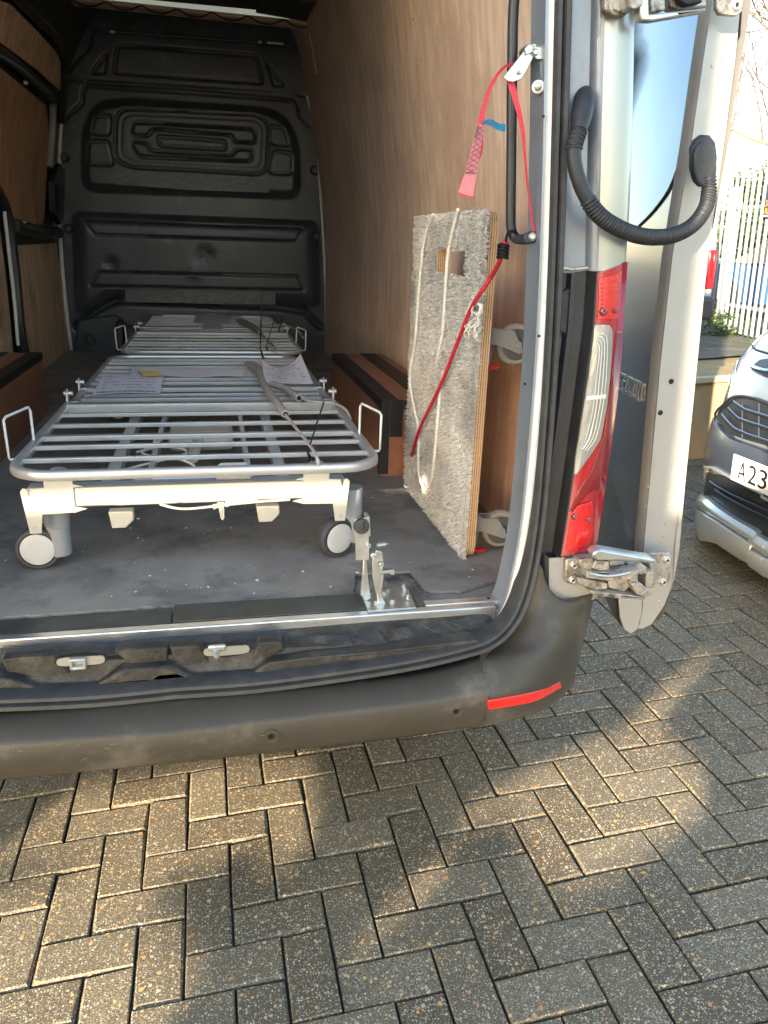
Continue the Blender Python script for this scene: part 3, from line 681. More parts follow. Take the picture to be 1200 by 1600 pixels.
# ---- tail lamp
def tail_lamp(mir=False):
    def LP(x, y, off=0):
        # convex: nearer the outer edge the face turns away
        L = [(428, 933), (508, 928), (744, 896), (870, 876)]; xl = lerp1(y, [a for a, _ in L], [b for _, b in L])
        Rr = [(409, 981), (580, 970), (668, 960), (764, 946), (858, 932)]; xr = lerp1(y, [a for a, _ in Rr], [b for _, b in Rr])
        t = max(0, min(1, (x-xl)/(xr-xl))); Y = -.012+.020*t**3-.012*(1-(2*t-1)**2)+off
        return vp(x, y, Y=Y)
    def patch(rows, name, m, th=.004, off=0.0, parent=None, n=6):
        g = []
        for (l, r) in rows: g.append([LP(l[0]+(r[0]-l[0])*k/n, l[1]+(r[1]-l[1])*k/n, off) for k in range(n+1)])
        mb = MB().slab(g, (0, th, 0))
        if mir: mb.mirror(XC)
        return mb.build(name, m, parent or van, bevel=.0012)
    ed = lambda y: (lerp1(y, [428, 508, 744, 870], [933, 928, 896, 876]), lerp1(y, [409, 580, 668, 764, 858], [981, 970, 960, 946, 932]))
    rows = [((933, 428), (981, 409))]
    for y in (445, 480, 508, 560, 620, 680, 744, 790, 830, 862): l, r = ed(y); rows.append(((l, y), (r, y-3)))
    rows.append(((876, 870), (932, 858)))
    lamp = patch(rows, 'tail_lamp', 'lamp_red', .03)
    patch([((929, 507), (952, 508)), ((928, 516), (958, 517)), ((925, 545), (957, 545)), ((919, 590), (954, 590)), ((912, 635), (949, 635)), ((904, 686), (939, 686)), ((899, 715), (923, 712)), ((897, 742), (902, 741))], 'reversing_lens', 'lamp_clear', .004, -.004, lamp)
    patch([((917, 619), (948, 616)), ((916, 626), (947, 623))], 'lens_bar', 'lamp_line', .003, -.008, lamp)
    for k in range(4):
        o = 3+5*k
        pts = [LP(x, y, -.008) for x, y in ((932+o*.1, 520+o*.9), (944-o*.6, 518+o), (951-o*.8, 530+o), (950-o, 590), (944-o, 640), (934-o, 684), (918-o*.6, 706-o*.3))]
        mb = MB().tube(catmull(pts, 4), .0009, 4)
        if mir: mb.mirror(XC)
        mb.build('lens_rib', 'lamp_line', lamp)
    patch([((936, 436), (972, 424)), ((935, 470), (970, 468)), ((933, 500), (968, 498))], 'lens_panel', 'lamp_red_bright', .002, -.003, lamp)
    patch([((963, 520), (972, 518)), ((955, 600), (966, 600)), ((944, 680), (957, 678)), ((925, 735), (949, 735)), ((905, 765), (944, 760)), ((890, 800), (900, 798))], 'lens_band', 'lamp_red_deep', .002, -.003, lamp)
    patch([((903, 790), (925, 784)), ((892, 806), (927, 800)), ((888, 835), (926, 832)), ((885, 860), (922, 852))], 'indicator_lens', 'lamp_red_bright', .002, -.004, lamp)
    for i in range(9):
        y = 444+i*6.2; MBt = MB().bar(LP(939, y, -.0045), LP(968, y-2, -.0045), .0012, .0016)
        if mir: MBt.mirror(XC)
        MBt.build('lens_rib', 'lamp_red_deep', lamp)
    for (x, y, r) in ((898, 808, .007), (920, 812, .006), (943, 487, .008), (961, 485, .006)):
        p = LP(x, y, -.006); mb = MB().lathe(p, (0, -1, 0), [(-.002, r), (.002, r*.9), (.003, r*.5), (.001, .0005)], 14)
        if mir: mb.mirror(XC)
        mb.build('bulb_recess', 'lamp_red_deep', lamp)
tail_lamp(); tail_lamp(True)

# ---- rear step (tread, latch recesses) between sill strip and seal
def step():
    # (Y, z) profile across the step; X runs along it
    def yz(x, y, Y): p = vp(x, y, Y=Y); return p
    top = [(0, 1010), (200, 997), (400, 985), (560, 972), (700, 962), (755, 958), (768, 966)]
    e1 = [(0, 1040), (200, 1028), (400, 1015), (560, 1007), (700, 1000), (750, 992), (769, 982)]
    e2_ = [(0, 1078), (200, 1068), (400, 1050), (560, 1034), (700, 1012), (752, 998), (772, 988)]
    e3 = [(0, 1092), (200, 1080), (400, 1062), (560, 1045), (700, 1022), (755, 1006), (778, 992)]
    rows = [[], [], [], [], [], []]
    for i in range(7):
        a = yz(*top[i], -.004); b = yz(*e1[i], -.062); c = yz(*e2_[i], -.082); d = yz(*e3[i], -.098 if i < 5 else -.06)
        rows[0].append(a+Vector((0, .012, -.01))); rows[1].append(a); rows[2].append(b); rows[3].append(c); rows[4].append(d); rows[5].append(d+Vector((0, .03, -.02)))
    rows = [catmull(r, 5) for r in rows]
    full = []
    for r in rows:
        r = [p for p in r if p.x > XC]; l = [Vector((2*XC-p.x, p.y, p.z)) for p in reversed(r)]; m_ = r[0].copy(); m_.x = XC; full.append(l+[m_]+r)
    # left half shown in the frame is the mirror of the right one only outside x<-1.0; keep the measured curve inside it
    st = MB().grid(full).build('rear_step', 'step_plastic', van, angle=35)
    # grip tread
    def surf(x, y, t=0): # on the step top, px
        Y0, Y1 = -.004, -.062
        yt = lerp1(x, [p[0] for p in top], [p[1] for p in top]); yb = lerp1(x, [p[0] for p in e1], [p[1] for p in e1])
        f = max(0, min(1, (y-yt)/(yb-yt))); p = vp(x, y, Y=Y0+(Y1-Y0)*f); return p+Vector((0, -.001, .0022+t))
    for P in (((557, 990), (590, 986), (606, 1004), (575, 1008), (560, 1000)), ((610, 984), (640, 980), (672, 998), (652, 1004), (628, 994)), ((660, 978), (684, 974), (714, 990), (696, 996)), ((700, 972), (740, 964), (760, 972), (735, 984)),
              ((450, 996), (545, 992), (552, 1008), (460, 1016)), ((0, 1014), (185, 1002), (190, 1022), (0, 1035)), ((195, 1002), (300, 995), (300, 1010), (195, 1020)), ((305, 994), (440, 986), (440, 998), (310, 1006))):
        MB().prism([surf(*p) for p in P], (0, 0, -.004)).build('grip_pad', 'tread', st, bevel=.0008)
    # raised trapezoid blocks in front, latch pockets
    def fr_(x, y, Y): return vp(x, y, Y=Y)
    for P in (((150, 1072), (190, 1048), (262, 1042), (300, 1058), (308, 1062)), ((395, 1053), (420, 1036), (480, 1028), (600, 1018), (745, 1000), (752, 1004), (700, 1020), (560, 1042)), ((-60, 1078), (-30, 1062), (15, 1062), (62, 1078))):
        MB().prism([fr_(x, y, -.096) for x, y in P], (0, .04, 0)).build('step_rib', 'step_plastic', st, bevel=.006)
    for P in (((0, 1030), (85, 1024), (112, 1052), (60, 1064), (10, 1050)), ((265, 1012), (312, 1008), (330, 1038), (300, 1052), (275, 1040)), ((178, 1020), (205, 1014), (262, 1012), (262, 1036), (205, 1040)), ((405, 1004), (440, 1002), (445, 1016), (400, 1040), (385, 1044))):
        MB().prism([fr_(x, y, -.071) for x, y in P], (0, .03, 0)).build('step_buttress', 'step_plastic', st, bevel=.004)
    for (cx, cy, w, sl) in ((126, 1033, 38, -.06), (354, 1017, 36, -.07)):
        P = []
        for k in range(16):
            a = 2*pi*k/16; ex = math.copysign(abs(cos(a))**.5, cos(a)); ez = math.copysign(abs(sin(a))**.6, sin(a)); P.append(vp(cx+w*ex, cy+7*ez+w*ex*sl, Y=-.092))
        sp = MB().prism(P, (0, .004, 0)).build('striker_plate', 'zinc_clean', st)
        P2 = [vp(cx+(w+4)*cos(2*pi*k/20), cy+9.5*sin(2*pi*k/20)+w*cos(2*pi*k/20)*sl, Y=-.0905) for k in range(20)]
        MB().prism(P2, (0, .01, 0)).build('striker_pocket', 'black', st)
    c = vp(122, 1036, Y=-.096)
    for dx, dz, w, h in ((0, .008, .013, .003), (0, -.009, .013, .003), (-.0115, 0, .003, .011), (.0115, 0, .003, .011)):
        MB().box(c.x+dx-w, c.x+dx+w, c.y-.006, c.y+.004, c.z+dz-h, c.z+dz+h).build('striker_loop', 'zinc', st, bevel=.0015)
    c = vp(340, 1012, Y=-.096); MB().box(c.x-.018, c.x+.016, c.y-.006, c.y+.003, c.z-.006, c.z+.008).build('striker_block', 'zinc', st, bevel=.004)
    c = vp(338, 1020, Y=-.1); MB().lathe(c, (0, -1, -.2), [(-.004, .006), (.01, .006), (.014, .004), (.014, .001)], 12).build('striker_pin', 'zinc_clean', st)
step()

# ---- bumper
def bumper():
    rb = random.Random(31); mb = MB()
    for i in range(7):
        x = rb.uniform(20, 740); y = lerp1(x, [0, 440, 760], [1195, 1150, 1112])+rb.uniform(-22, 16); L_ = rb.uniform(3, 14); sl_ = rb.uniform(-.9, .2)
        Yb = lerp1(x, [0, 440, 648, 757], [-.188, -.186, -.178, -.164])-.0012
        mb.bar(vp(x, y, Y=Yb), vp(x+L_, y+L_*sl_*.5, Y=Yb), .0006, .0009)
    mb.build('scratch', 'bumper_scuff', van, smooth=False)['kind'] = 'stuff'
    R = [[(0, 1092, -.04), (220, 1078, -.04), (440, 1060, -.04), (648, 1040, -.035), (750, 1014, -.025)],
         [(0, 1106, -.10), (220, 1090, -.10), (440, 1072, -.10), (648, 1051, -.095), (750, 1026, -.085)],
         [(0, 1114, -.128), (220, 1099, -.128), (440, 1080, -.125), (648, 1058, -.12), (750, 1034, -.11)],
         [(0, 1164, -.182), (220, 1146, -.182), (440, 1119, -.18), (648, 1094, -.172), (764, 1074, -.162)],
         [(0, 1176, -.19), (220, 1156, -.19), (440, 1130, -.188), (648, 1104, -.18), (765, 1086, -.17)],
         [(0, 1212, -.176), (220, 1194, -.176), (440, 1170, -.174), (600, 1152, -.168), (757, 1130, -.158)],
         [(0, 1216, -.165), (220, 1198, -.165), (440, 1174, -.163), (600, 1156, -.157), (757, 1134, -.148)]]
    rows = []
    for r in R:
        c = catmull([vp(x, y, Y=Y) for x, y, Y in r], 5); rr = [p for p in c if p.x > XC]; m_ = rr[0].copy(); m_.x = XC
        rows.append([Vector((2*XC-p.x, p.y, p.z)) for p in reversed(rr)]+[m_]+rr)
    rows.append([p+Vector((0, .25, 0)) for p in rows[-1]])
    b = MB().grid(rows).build('bumper', 'bumper_plastic', van, angle=60)
    for mir in (False, True):
        R = [[(757, 1134, -.05), (815, 1120, -.05), (860, 1102, -.02), (887, 1080, .05), (899, 1062, .15)],
             [(757, 1133, -.152), (815, 1120, -.13), (860, 1102, -.082), (885, 1080, .0), (897, 1062, .1)],
             [(760, 1110, -.164), (820, 1098, -.142), (865, 1080, -.088), (891, 1062, .0), (900, 1046, .1)],
             [(766, 1084, -.168), (825, 1073, -.145), (870, 1058, -.088), (897, 1043, .0), (905, 1030, .1)],
             [(754, 1036, -.114), (825, 1030, -.12), (880, 1012, -.07), (909, 1000, .0), (915, 985, .1)],
             [(777, 1008, -.055), (835, 1000, -.085), (887, 985, -.052), (915, 978, .0), (921, 965, .1)],
             [(808, 965, -.03), (850, 958, -.05), (892, 958, -.04), (921, 950, .0), (927, 940, .1)],
             [(826, 920, -.02), (852, 930, -.034), (893, 940, -.03), (930, 926, .0), (935, 915, .1)],
             [(838, 878, -.01), (848, 890, -.02), (864, 936, -.018), (930, 925, .012), (935, 914, .11)]]
        rows = [catmull([vp(x, y, Y=Y) for x, y, Y in r], 6) for r in R]
        cols = [catmull([r[j] for r in rows], 5) for j in range(len(rows[0]))]
        mb = MB().grid(cols)
        if mir: mb.mirror(XC)
        mb.build('bumper_corner', 'bumper_plastic', van, angle=60)
        r1 = [[(763, 1095, -.172), (800, 1089, -.162), (840, 1080, -.13), (876, 1066, -.075)], [(763, 1109, -.170), (800, 1104, -.158), (840, 1095, -.126), (878, 1074, -.065)]]
        rows = [catmull([vp(x, y, Y=Y-.002) for x, y, Y in r], 4) for r in r1]
        mb = MB().slab(rows, (0, .012, 0))
        if mir: mb.mirror(XC)
        mb.build('rear_reflector', 'reflector_red', van, bevel=.0015)
    for (x, y, Y) in ((423, 1150, -.184), (712, 1111, -.168)):
        p = vp(x, y, Y=Y)
        s_ = MB().lathe(p, (0, -1, -.15), [(-.004, .0165), (.0008, .0165), (.0012, .0155), (.0003, .014), (.0003, .0115), (.0012, .0105), (.0014, .001)], 24).build('parking_sensor', 'bumper_plastic', van)
        MB().lathe(p+Vector((0, -.0016, 0)), (0, -1, -.15), [(0, .0062), (.0004, .006), (.0004, .001)], 18).build('sensor_membrane', 'black', s_)
bumper()

# ---- rear door leaf folded back beside the van
def door():
    YS = .14
    def SX(Y): return .39+.02*(Y-YS)
    sl_ = [(1134, -300, 1190), (1110, 0, 1160), (1095, 100, 1150), (1078, 220, 1134), (1048, 400, 1108), (1030, 560, 1092), (1012, 760, 1072), (1003, 860, 1063), (1002, 905, 1055), (1003, 945, 1040), (998, 975, 1020), (994, 982, 1005)]
    rows = []
    for (xl, y, xr) in sl_:
        a = vp(xl, y, Y=YS); b = vp(xr, y, Y=YS); rows.append([a+Vector((0, .006, 0)), a+Vector((.003, 0, 0)), a.lerp(b, .5), b+Vector((-.003, 0, 0)), b+Vector((0, .005, 0))])
    leaf = MB().slab(rows, (0, .03, 0)).build('rear_door', 'silver_dusty', van, angle=40)
    skoff = lambda t: .20*.78*t-.010*sin(pi*min(1, max(0, t)))
    # outer skin
    ztop = 1.95; rows = []
    edge = [(vp(x, y, Y=YS)) for (x, y, _) in sl_]
    for i, e in enumerate(edge):
        low = i > 8
        r = []
        for k in range(9):
            t = k/8; Y = YS-.004+.78*t
            r.append(Vector((e.x+.002+skoff(t), Y, e.z)))
        rows.append(r)
    # round off the bottom
    zb = vp(984, 990, Y=YS).z
    rows = [r for i, r in enumerate(rows) if i <= 8]
    last = rows[-1]
    for k, (f, s_) in enumerate(((.35, .0), (.7, .012), (.95, .035), (1.0, .07))):
        rows.append([Vector((p.x-.004*f, p.y+s_*(1 if j == 0 else .0 if j > 2 else .3), last[j].z+(zb-last[j].z)*f)) for j, p in enumerate(last)])
    sk_ = MB().grid(rows).build('door_skin', 'door_skin', leaf, angle=60)
    rows2 = [[p+Vector((.085, 0, 0)) for p in r] for r in rows]
    MB().grid(rows2).build('inner_panel', 'silver_dusty', leaf, angle=60)
    xm = rows[4][8].x; MB().box(xm, xm+.085, YS+.765, YS+.78, zb, ztop+.2).build('door_edge', 'silver_dusty', leaf, bevel=.004)
    # bottom fin
    MB().prism([vp(x, y, Y=YS-.015) for x, y in ((966, 935), (1003, 935), (1002, 962), (996, 984), (985, 991), (975, 984), (968, 965))], (.01, .02, 0)).build('skin_hem', 'silver_dusty', leaf, bevel=.003)
    MB().prism([vp(x, y, Y=YS+.0) for x, y in ((946, 935), (968, 935), (969, 966), (974, 982), (958, 962))], (.004, .012, 0)).build('door_bottom_trim', 'dark_paint', leaf)
    # glass with curved lower corner
    XG = lambda Y: lerp1(Y, [YS, .5, .9], [.371, .36, .372])
    def gl(x, y):
        X = .366
        p = vp(x, y, X=X)
        for _ in range(60):
            zr = p.z; e = min(edge, key=lambda q: abs(q.z-zr)); t = (p.y-YS+.004)/.78; Xn = lerp1(-zr, [-q.z for q in edge], [q.x for q in edge])+.002+skoff(max(-.05, min(1, t)))-.003; X = .6*X+.4*Xn; p = vp(x, y, X=X)
        return p
    cur = [(1107, -60), (1101, 0), (1093, 60), (1084, 130), (1073, 200), (1062, 250), (1045, 295), (1020, 330), (995, 355), (975, 372), (950, 390)]
    P = [gl(*c) for c in catmull([(x, y, 0) for x, y in cur], 3) for c in [(c.x, c.y)]]
    ex = lambda z, Y: lerp1(-z, [-q.z for q in edge], [q.x for q in edge])+.002+skoff((Y-YS+.004)/.78)-.003
    zz = P[-1].z-.015
    poly = [(p.y, p.z) for p in P]+[(.45, zz), (.6, zz), (.80, zz), (.80, P[0].z), (.6, P[0].z), (.4, P[0].z)]
    cut = MB(); ztp = P[0].z
    rowsG = []
    for k in range(25):
        z = zz+(ztp-zz)*k/24; ys = []
        cand = [(a, b) for a, b in zip(P, P[1:]) if min(a.z, b.z) <= z <= max(a.z, b.z)]
        if cand: a, b = cand[0]; yl = a.y+(b.y-a.y)*(z-a.z)/(b.z-a.z) if abs(b.z-a.z) > 1e-6 else a.y
        else: yl = P[-1].y if z < P[-1].z+.001 else P[0].y
        rowsG.append([Vector((ex(z, yl+(.84-yl)*j/12)-.0005, yl+(.84-yl)*j/12, z)) for j in range(13)])
    MB().slab(rowsG, (.003, 0, 0)).build('door_glass', 'tinted_glass', leaf)
    MB().tube([p+Vector((-.001, 0, 0)) for p in P], .0013, 5).build('glass_trim', 'aluminium', leaf)
    # badge on the skin
    a = gl(966, 583); b = gl(1012, 604)
    xdir = (gl(1008, 603)-gl(970, 588)).normalized(); zdir = Vector((0, 0, 1)); xdir = (xdir-zdir*xdir.z).normalized(); nrm = xdir.cross(zdir)
    hgt = abs((gl(1008, 590)-gl(1006, 612)).z)*1.15
    o = gl(966, 607)
    Mx = Matrix(((xdir.x, zdir.x, nrm.x, o.x), (xdir.y, zdir.y, nrm.y, o.y), (xdir.z, zdir.z, nrm.z, o.z), (0, 0, 0, 1)))
    wanted = (gl(1010, 610)-gl(962, 590)).length
    bd = MB(); cw = wanted/4.15; gh = hgt*1.0; tk = gh*.17
    def gbar(i, x0_, z0_, x1_, z1_):
        A = o+xdir*(cw*(i+x0_))+zdir*(gh*z0_); B = o+xdir*(cw*(i+x1_))+zdir*(gh*z1_); t_ = tk/2
        bd.prism([A-xdir*t_*.9-zdir*t_, Vector(B)+xdir*t_*.9-zdir*t_, B+xdir*t_*.9+zdir*t_, A-xdir*t_*.9+zdir*t_], nrm*.003)
    for g in ((0, .12, 1, .78, 1), (0, .12, .55, .12, 1), (0, .12, .55, .78, .55), (0, .78, 0, .78, .55), (0, .12, 0, .78, 0), (1, .12, 1, .8, 1), (1, .12, 0, .12, 1), (1, .12, 0, .8, 0), (2, .12, 1, .8, 1), (2, .12, 0, .12, 1), (2, .12, 0, .8, 0), (2, .8, 0, .8, 1), (3, .15, 0, .15, 1)): gbar(*g)
    bd.build('model_badge', 'zinc_clean', leaf, smooth=False)
    # plugs and screws on the hinge-side edge
    for (x, y) in ((1049, 596), (1032, 645)):
        p = vp(x, y, Y=YS-.001); MB().lathe(p, (0, -1, 0), [(0, .0062), (.0015, .0055), (.0015, .001)], 14).build('edge_plug', 'black', leaf)
    for (x, y) in ((1019, 725), (1050, 730), (1013, 760), (1046, 762), (1011, 790), (1044, 790), (1010, 818), (1040, 818), (1008, 838), (1038, 838), (1129, 93), (1113, 103), (1030, 940)):
        p = vp(x, y, Y=YS-.0005); MB().lathe(p, (0, -1, 0), [(-.001, .0045), (.0012, .003), (.0012, .0005)], 8).build('weld_dimple', 'silver_dusty', leaf)
    return leaf
leaf = door()

# ---- hinges
def torx(p, r, parent, dirv=(0, -1, 0)):
    b_ = MB().lathe(p, dirv, [(-.002, r*1.25), (.001, r*1.25), (.0015, r), (.006, r*.95), (.007, r*.75), (.0065, r*.45), (.003, r*.42), (.003, .0005)], 20).build('hinge_bolt', 'bolt', parent)
    MB().lathe(Vector(p)+Vector((0, -.0035, 0)), dirv, [(0, r*.42), (.0008, r*.4), (.0008, .0005)], 6).build('bolt_socket', 'black', b_)
def hinge_low():
    H = lambda x, y, Y: vp(x, y, Y=Y)
    def pl(pts, Y, th, m='hinge_metal', bev=.003, name='hinge_arm', par=None):
        return MB().prism([H(x, y, Y) for x, y in pts], (0, th, 0)).build(name, m, par or hg, bevel=bev, bseg=3)
    hg = MB().prism([H(x, y, -.02) for x, y in ((884, 874), (905, 871), (912, 880), (912, 908), (900, 914), (886, 912), (882, 905))], (0, .016, 0)).build('door_hinge', 'hinge_metal', van, bevel=.004, bseg=3)
    torx(H(896, 883, -.021), .007, hg); torx(H(894, 906, -.021), .007, hg)
    pl(((905, 874), (925, 872), (932, 880), (930, 888), (915, 890), (905, 885)), -.045, .035)
    pl(((900, 902), (925, 906), (950, 912), (950, 920), (930, 923), (905, 914)), -.04, .03)
    pl(((930, 876), (953, 876), (953, 890), (935, 892), (925, 888)), -.06, .04)
    pl(((916, 892), (945, 894), (955, 897), (1000, 890), (985, 905), (955, 908), (930, 904), (917, 903)), -.06, .03)
    MB().tube(catmull([H(x, y, -.065) for x, y in ((921, 896), (945, 900), (968, 898), (985, 894))], 4), .0042, 10).build('hinge_rod', 'zinc_clean', hg)
    ar = pl(((925, 868), (930, 861), (942, 858), (1010, 870), (1022, 874), (1024, 882), (1005, 880), (975, 877), (950, 876), (930, 875)), -.075, .03, 'zinc_clean', .005)
    pl(((953, 877), (977, 878), (976, 895), (953, 894)), -.02, .02); pl(((951, 908), (985, 900), (988, 915), (975, 925), (950, 918)), -.03, .05)
    pl(((920, 922), (950, 926), (985, 930), (1008, 934), (1005, 938), (960, 935), (925, 930)), -.05, .06)
    pl(((985, 885), (1000, 880), (1010, 886), (1012, 895), (1000, 898), (990, 895)), -.03, .06)
    pl(((984, 895), (998, 894), (997, 910), (986, 911)), -.045, .05)
    pl(((985, 912), (1000, 910), (1014, 922), (1008, 932), (996, 930)), -.05, .08); pl(((1010, 895), (1022, 893), (1020, 920), (1008, 918)), -.02, .08)
    pl(((1008, 928), (1018, 926), (1018, 936), (1008, 938)), -.01, .06)
    pl(((1013, 872), (1024, 874), (1030, 885), (1026, 905), (1014, 918), (1010, 912), (1018, 895)), .02, .04, 'zinc')
    dp = pl(((1008, 864), (1046, 863), (1050, 870), (1048, 905), (1044, 912), (1026, 912), (1020, 920), (1010, 912)), .083, .014, 'hinge_metal', .004, 'hinge_plate')
    for x, y in ((1041, 875), (1036, 909)): torx(H(x, y, .082), .0075, hg)
    # cast marks
    for x0_, y0_, x1_, y1_ in ((963, 880, 972, 880), (963, 886, 970, 888), (890, 893, 902, 895)):
        MB().bar(H(x0_, y0_, -.022), H(x1_, y1_, -.022), .002, .002).build('cast_mark', 'hinge_metal', hg)
hinge_low()
def hinge_top():
    H = lambda x, y, Y: vp(x, y, Y=Y)
    hg = MB().prism([H(x, y, -.03) for x, y in ((945, -60), (985, -60), (985, 18), (978, 24), (952, 22), (945, 14))], (0, .02, 0)).build('door_hinge', 'hinge_metal', van, bevel=.004, bseg=3)
    p = H(963, 9, -.032); MB().cyl(p, p+Vector((0, -.008, 0)), .0105, .010, 6).build('hinge_bolt', 'bolt', hg); MB().cyl(p+Vector((0, .002, 0)), p+Vector((0, -.002, 0)), .014, seg=20).build('washer', 'hinge_metal', hg)
    def pl(pts, Y, th, m='hinge_metal', name='hinge_arm'): return MB().prism([H(x, y, Y) for x, y in pts], (0, th, 0)).build(name, m, hg, bevel=.003, bseg=3)
    pl(((980, -30), (1008, -30), (1005, 8), (995, 14), (984, 12)), -.07, .03)
    pl(((1000, -40), (1012, -40), (1014, 22), (1090, 14), (1104, 12), (1104, 18), (1020, 33), (1002, 32), (999, 20)), -.05, .02, 'zinc_clean')
    pl(((1016, -30), (1040, -30), (1040, 16), (1018, 20)), -.02, .03); pl(((1046, -30), (1104, -30), (1104, 10), (1060, 15), (1048, 10)), -.01, .03)
    pl(((1060, -20), (1098, -22), (1098, 4), (1076, 8), (1064, 2)), -.03, .02, 'black')
    pl(((1120, -40), (1164, -40), (1160, 18), (1152, 24), (1126, 22), (1120, 12)), .083, .014, 'hinge_metal', 'hinge_plate')
    torx(H(1149, 9, .082), .0095, hg)
hinge_top()

# ---- corrugated cable conduit
def conduit():
    bp_ = [((915, 146), -.005, .017), ((912, 165), -.02, .019), ((908, 185), -.03, .017), ((904, 205), -.04, .0145)]
    MB().tube(catmull([vp(*p, Y=Y) for p, Y, r in bp_], 4), [lerp1(i, [0, 4, 8, 12], [.013, .019, .0185, .0145]) for i in range(13)], 16).build('conduit_boot', 'hose', van)
    MB().prism([vp(915+15*cos(a)*1.0-2*sin(a), 160+27*sin(a), Y=.012) for a in [2*pi*k/20 for k in range(20)]], (0, .016, 0)).build('boot_flange', 'hose', van, bevel=.003)
    key = [((904, 206), -.042), ((897, 230), -.05), ((899, 262), -.055), ((912, 300), -.06), ((935, 335), -.06), ((970, 358), -.05), ((1010, 370), -.03), ((1050, 368), -.005), ((1082, 352), .03), ((1102, 325), .055), ((1108, 295), .07), ((1107, 275), .072)]
    P = catmull([vp(*p, Y=Y) for p, Y in key], 26); n = len(P); D = [0]
    for a, b in zip(P, P[1:]): D.append(D[-1]+(b-a).length)
    T = D[-1]; R = []
    for i in range(n):
        t = D[i]/T; pitch = .0058
        w = .5+.5*cos(2*pi*D[i]/pitch)
        if t < .055: R.append(.0125+.003*(.5+.5*cos(2*pi*D[i]/.0075)))
        elif t < .23: R.append(.0135)
        else: R.append(.0115+.0042*min(1, w*1.4))
    # resample finely so that every ring has its shape
    m = int(T/.00115); Q = []; RR = []; j = 0
    for i in range(m+1):
        d = T*i/m
        while j < n-2 and D[j+1] < d: j += 1
        t = (d-D[j])/(D[j+1]-D[j]); Q.append(P[j].lerp(P[j+1], t)); tt = d/T; w = .5+.5*cos(2*pi*d/.0062)
        RR.append(.0125+.0032*(.5+.5*cos(2*pi*d/.0078)) if tt < .06 else .0132 if tt < .22 else .0112+.0042*min(1, w*1.5))
    MB().tube(Q, RR, 14).build('cable_conduit', 'hose', van, angle=180)
    Y = .085
    pts = ((1083, 232), (1088, 218), (1098, 210), (1110, 211), (1119, 222), (1122, 245), (1120, 272), (1116, 288), (1098, 290), (1088, 280), (1083, 262))
    MB().prism([vp(x, y, Y=Y) for x, y in pts], (0, .02, 0)).build('conduit_boot', 'hose', van, bevel=.008, bseg=4)
    MB().prism([vp(x+(1102-x)*.12, y+(250-y)*.1+6, Y=Y-.018) for x, y in pts], (0, .02, 0)).build('boot_cap', 'hose', van, bevel=.009, bseg=4)
conduit()
# ---- black grab rail
MB().tube(catmull([vp(x, y, Y=Y) for x, y, Y in ((812, -120, .1), (806, -20, .08), (802, 20, .08), (800, 120, .08), (799, 240, .08), (798, 330, .08), (799, 358, .08), (806, 372, .075), (820, 374, .05), (834, 370, .03))], 6), .0098, 14).build('grab_rail', 'dark_paint', van)
pr = MB().prism([vp(x, y, Y=.022) for x, y in ((818, 366), (836, 360), (840, 362), (840, 378), (835, 380), (820, 380))], (0, .012, 0)).build('rail_foot', 'dark_paint', van, bevel=.003)
MB().lathe(vp(832, 370, Y=.02), (-.3, -1, 0), [(0, .008), (.003, .0075), (.006, .004), (.006, .0005)], 14).build('rail_bolt', 'bolt', van)

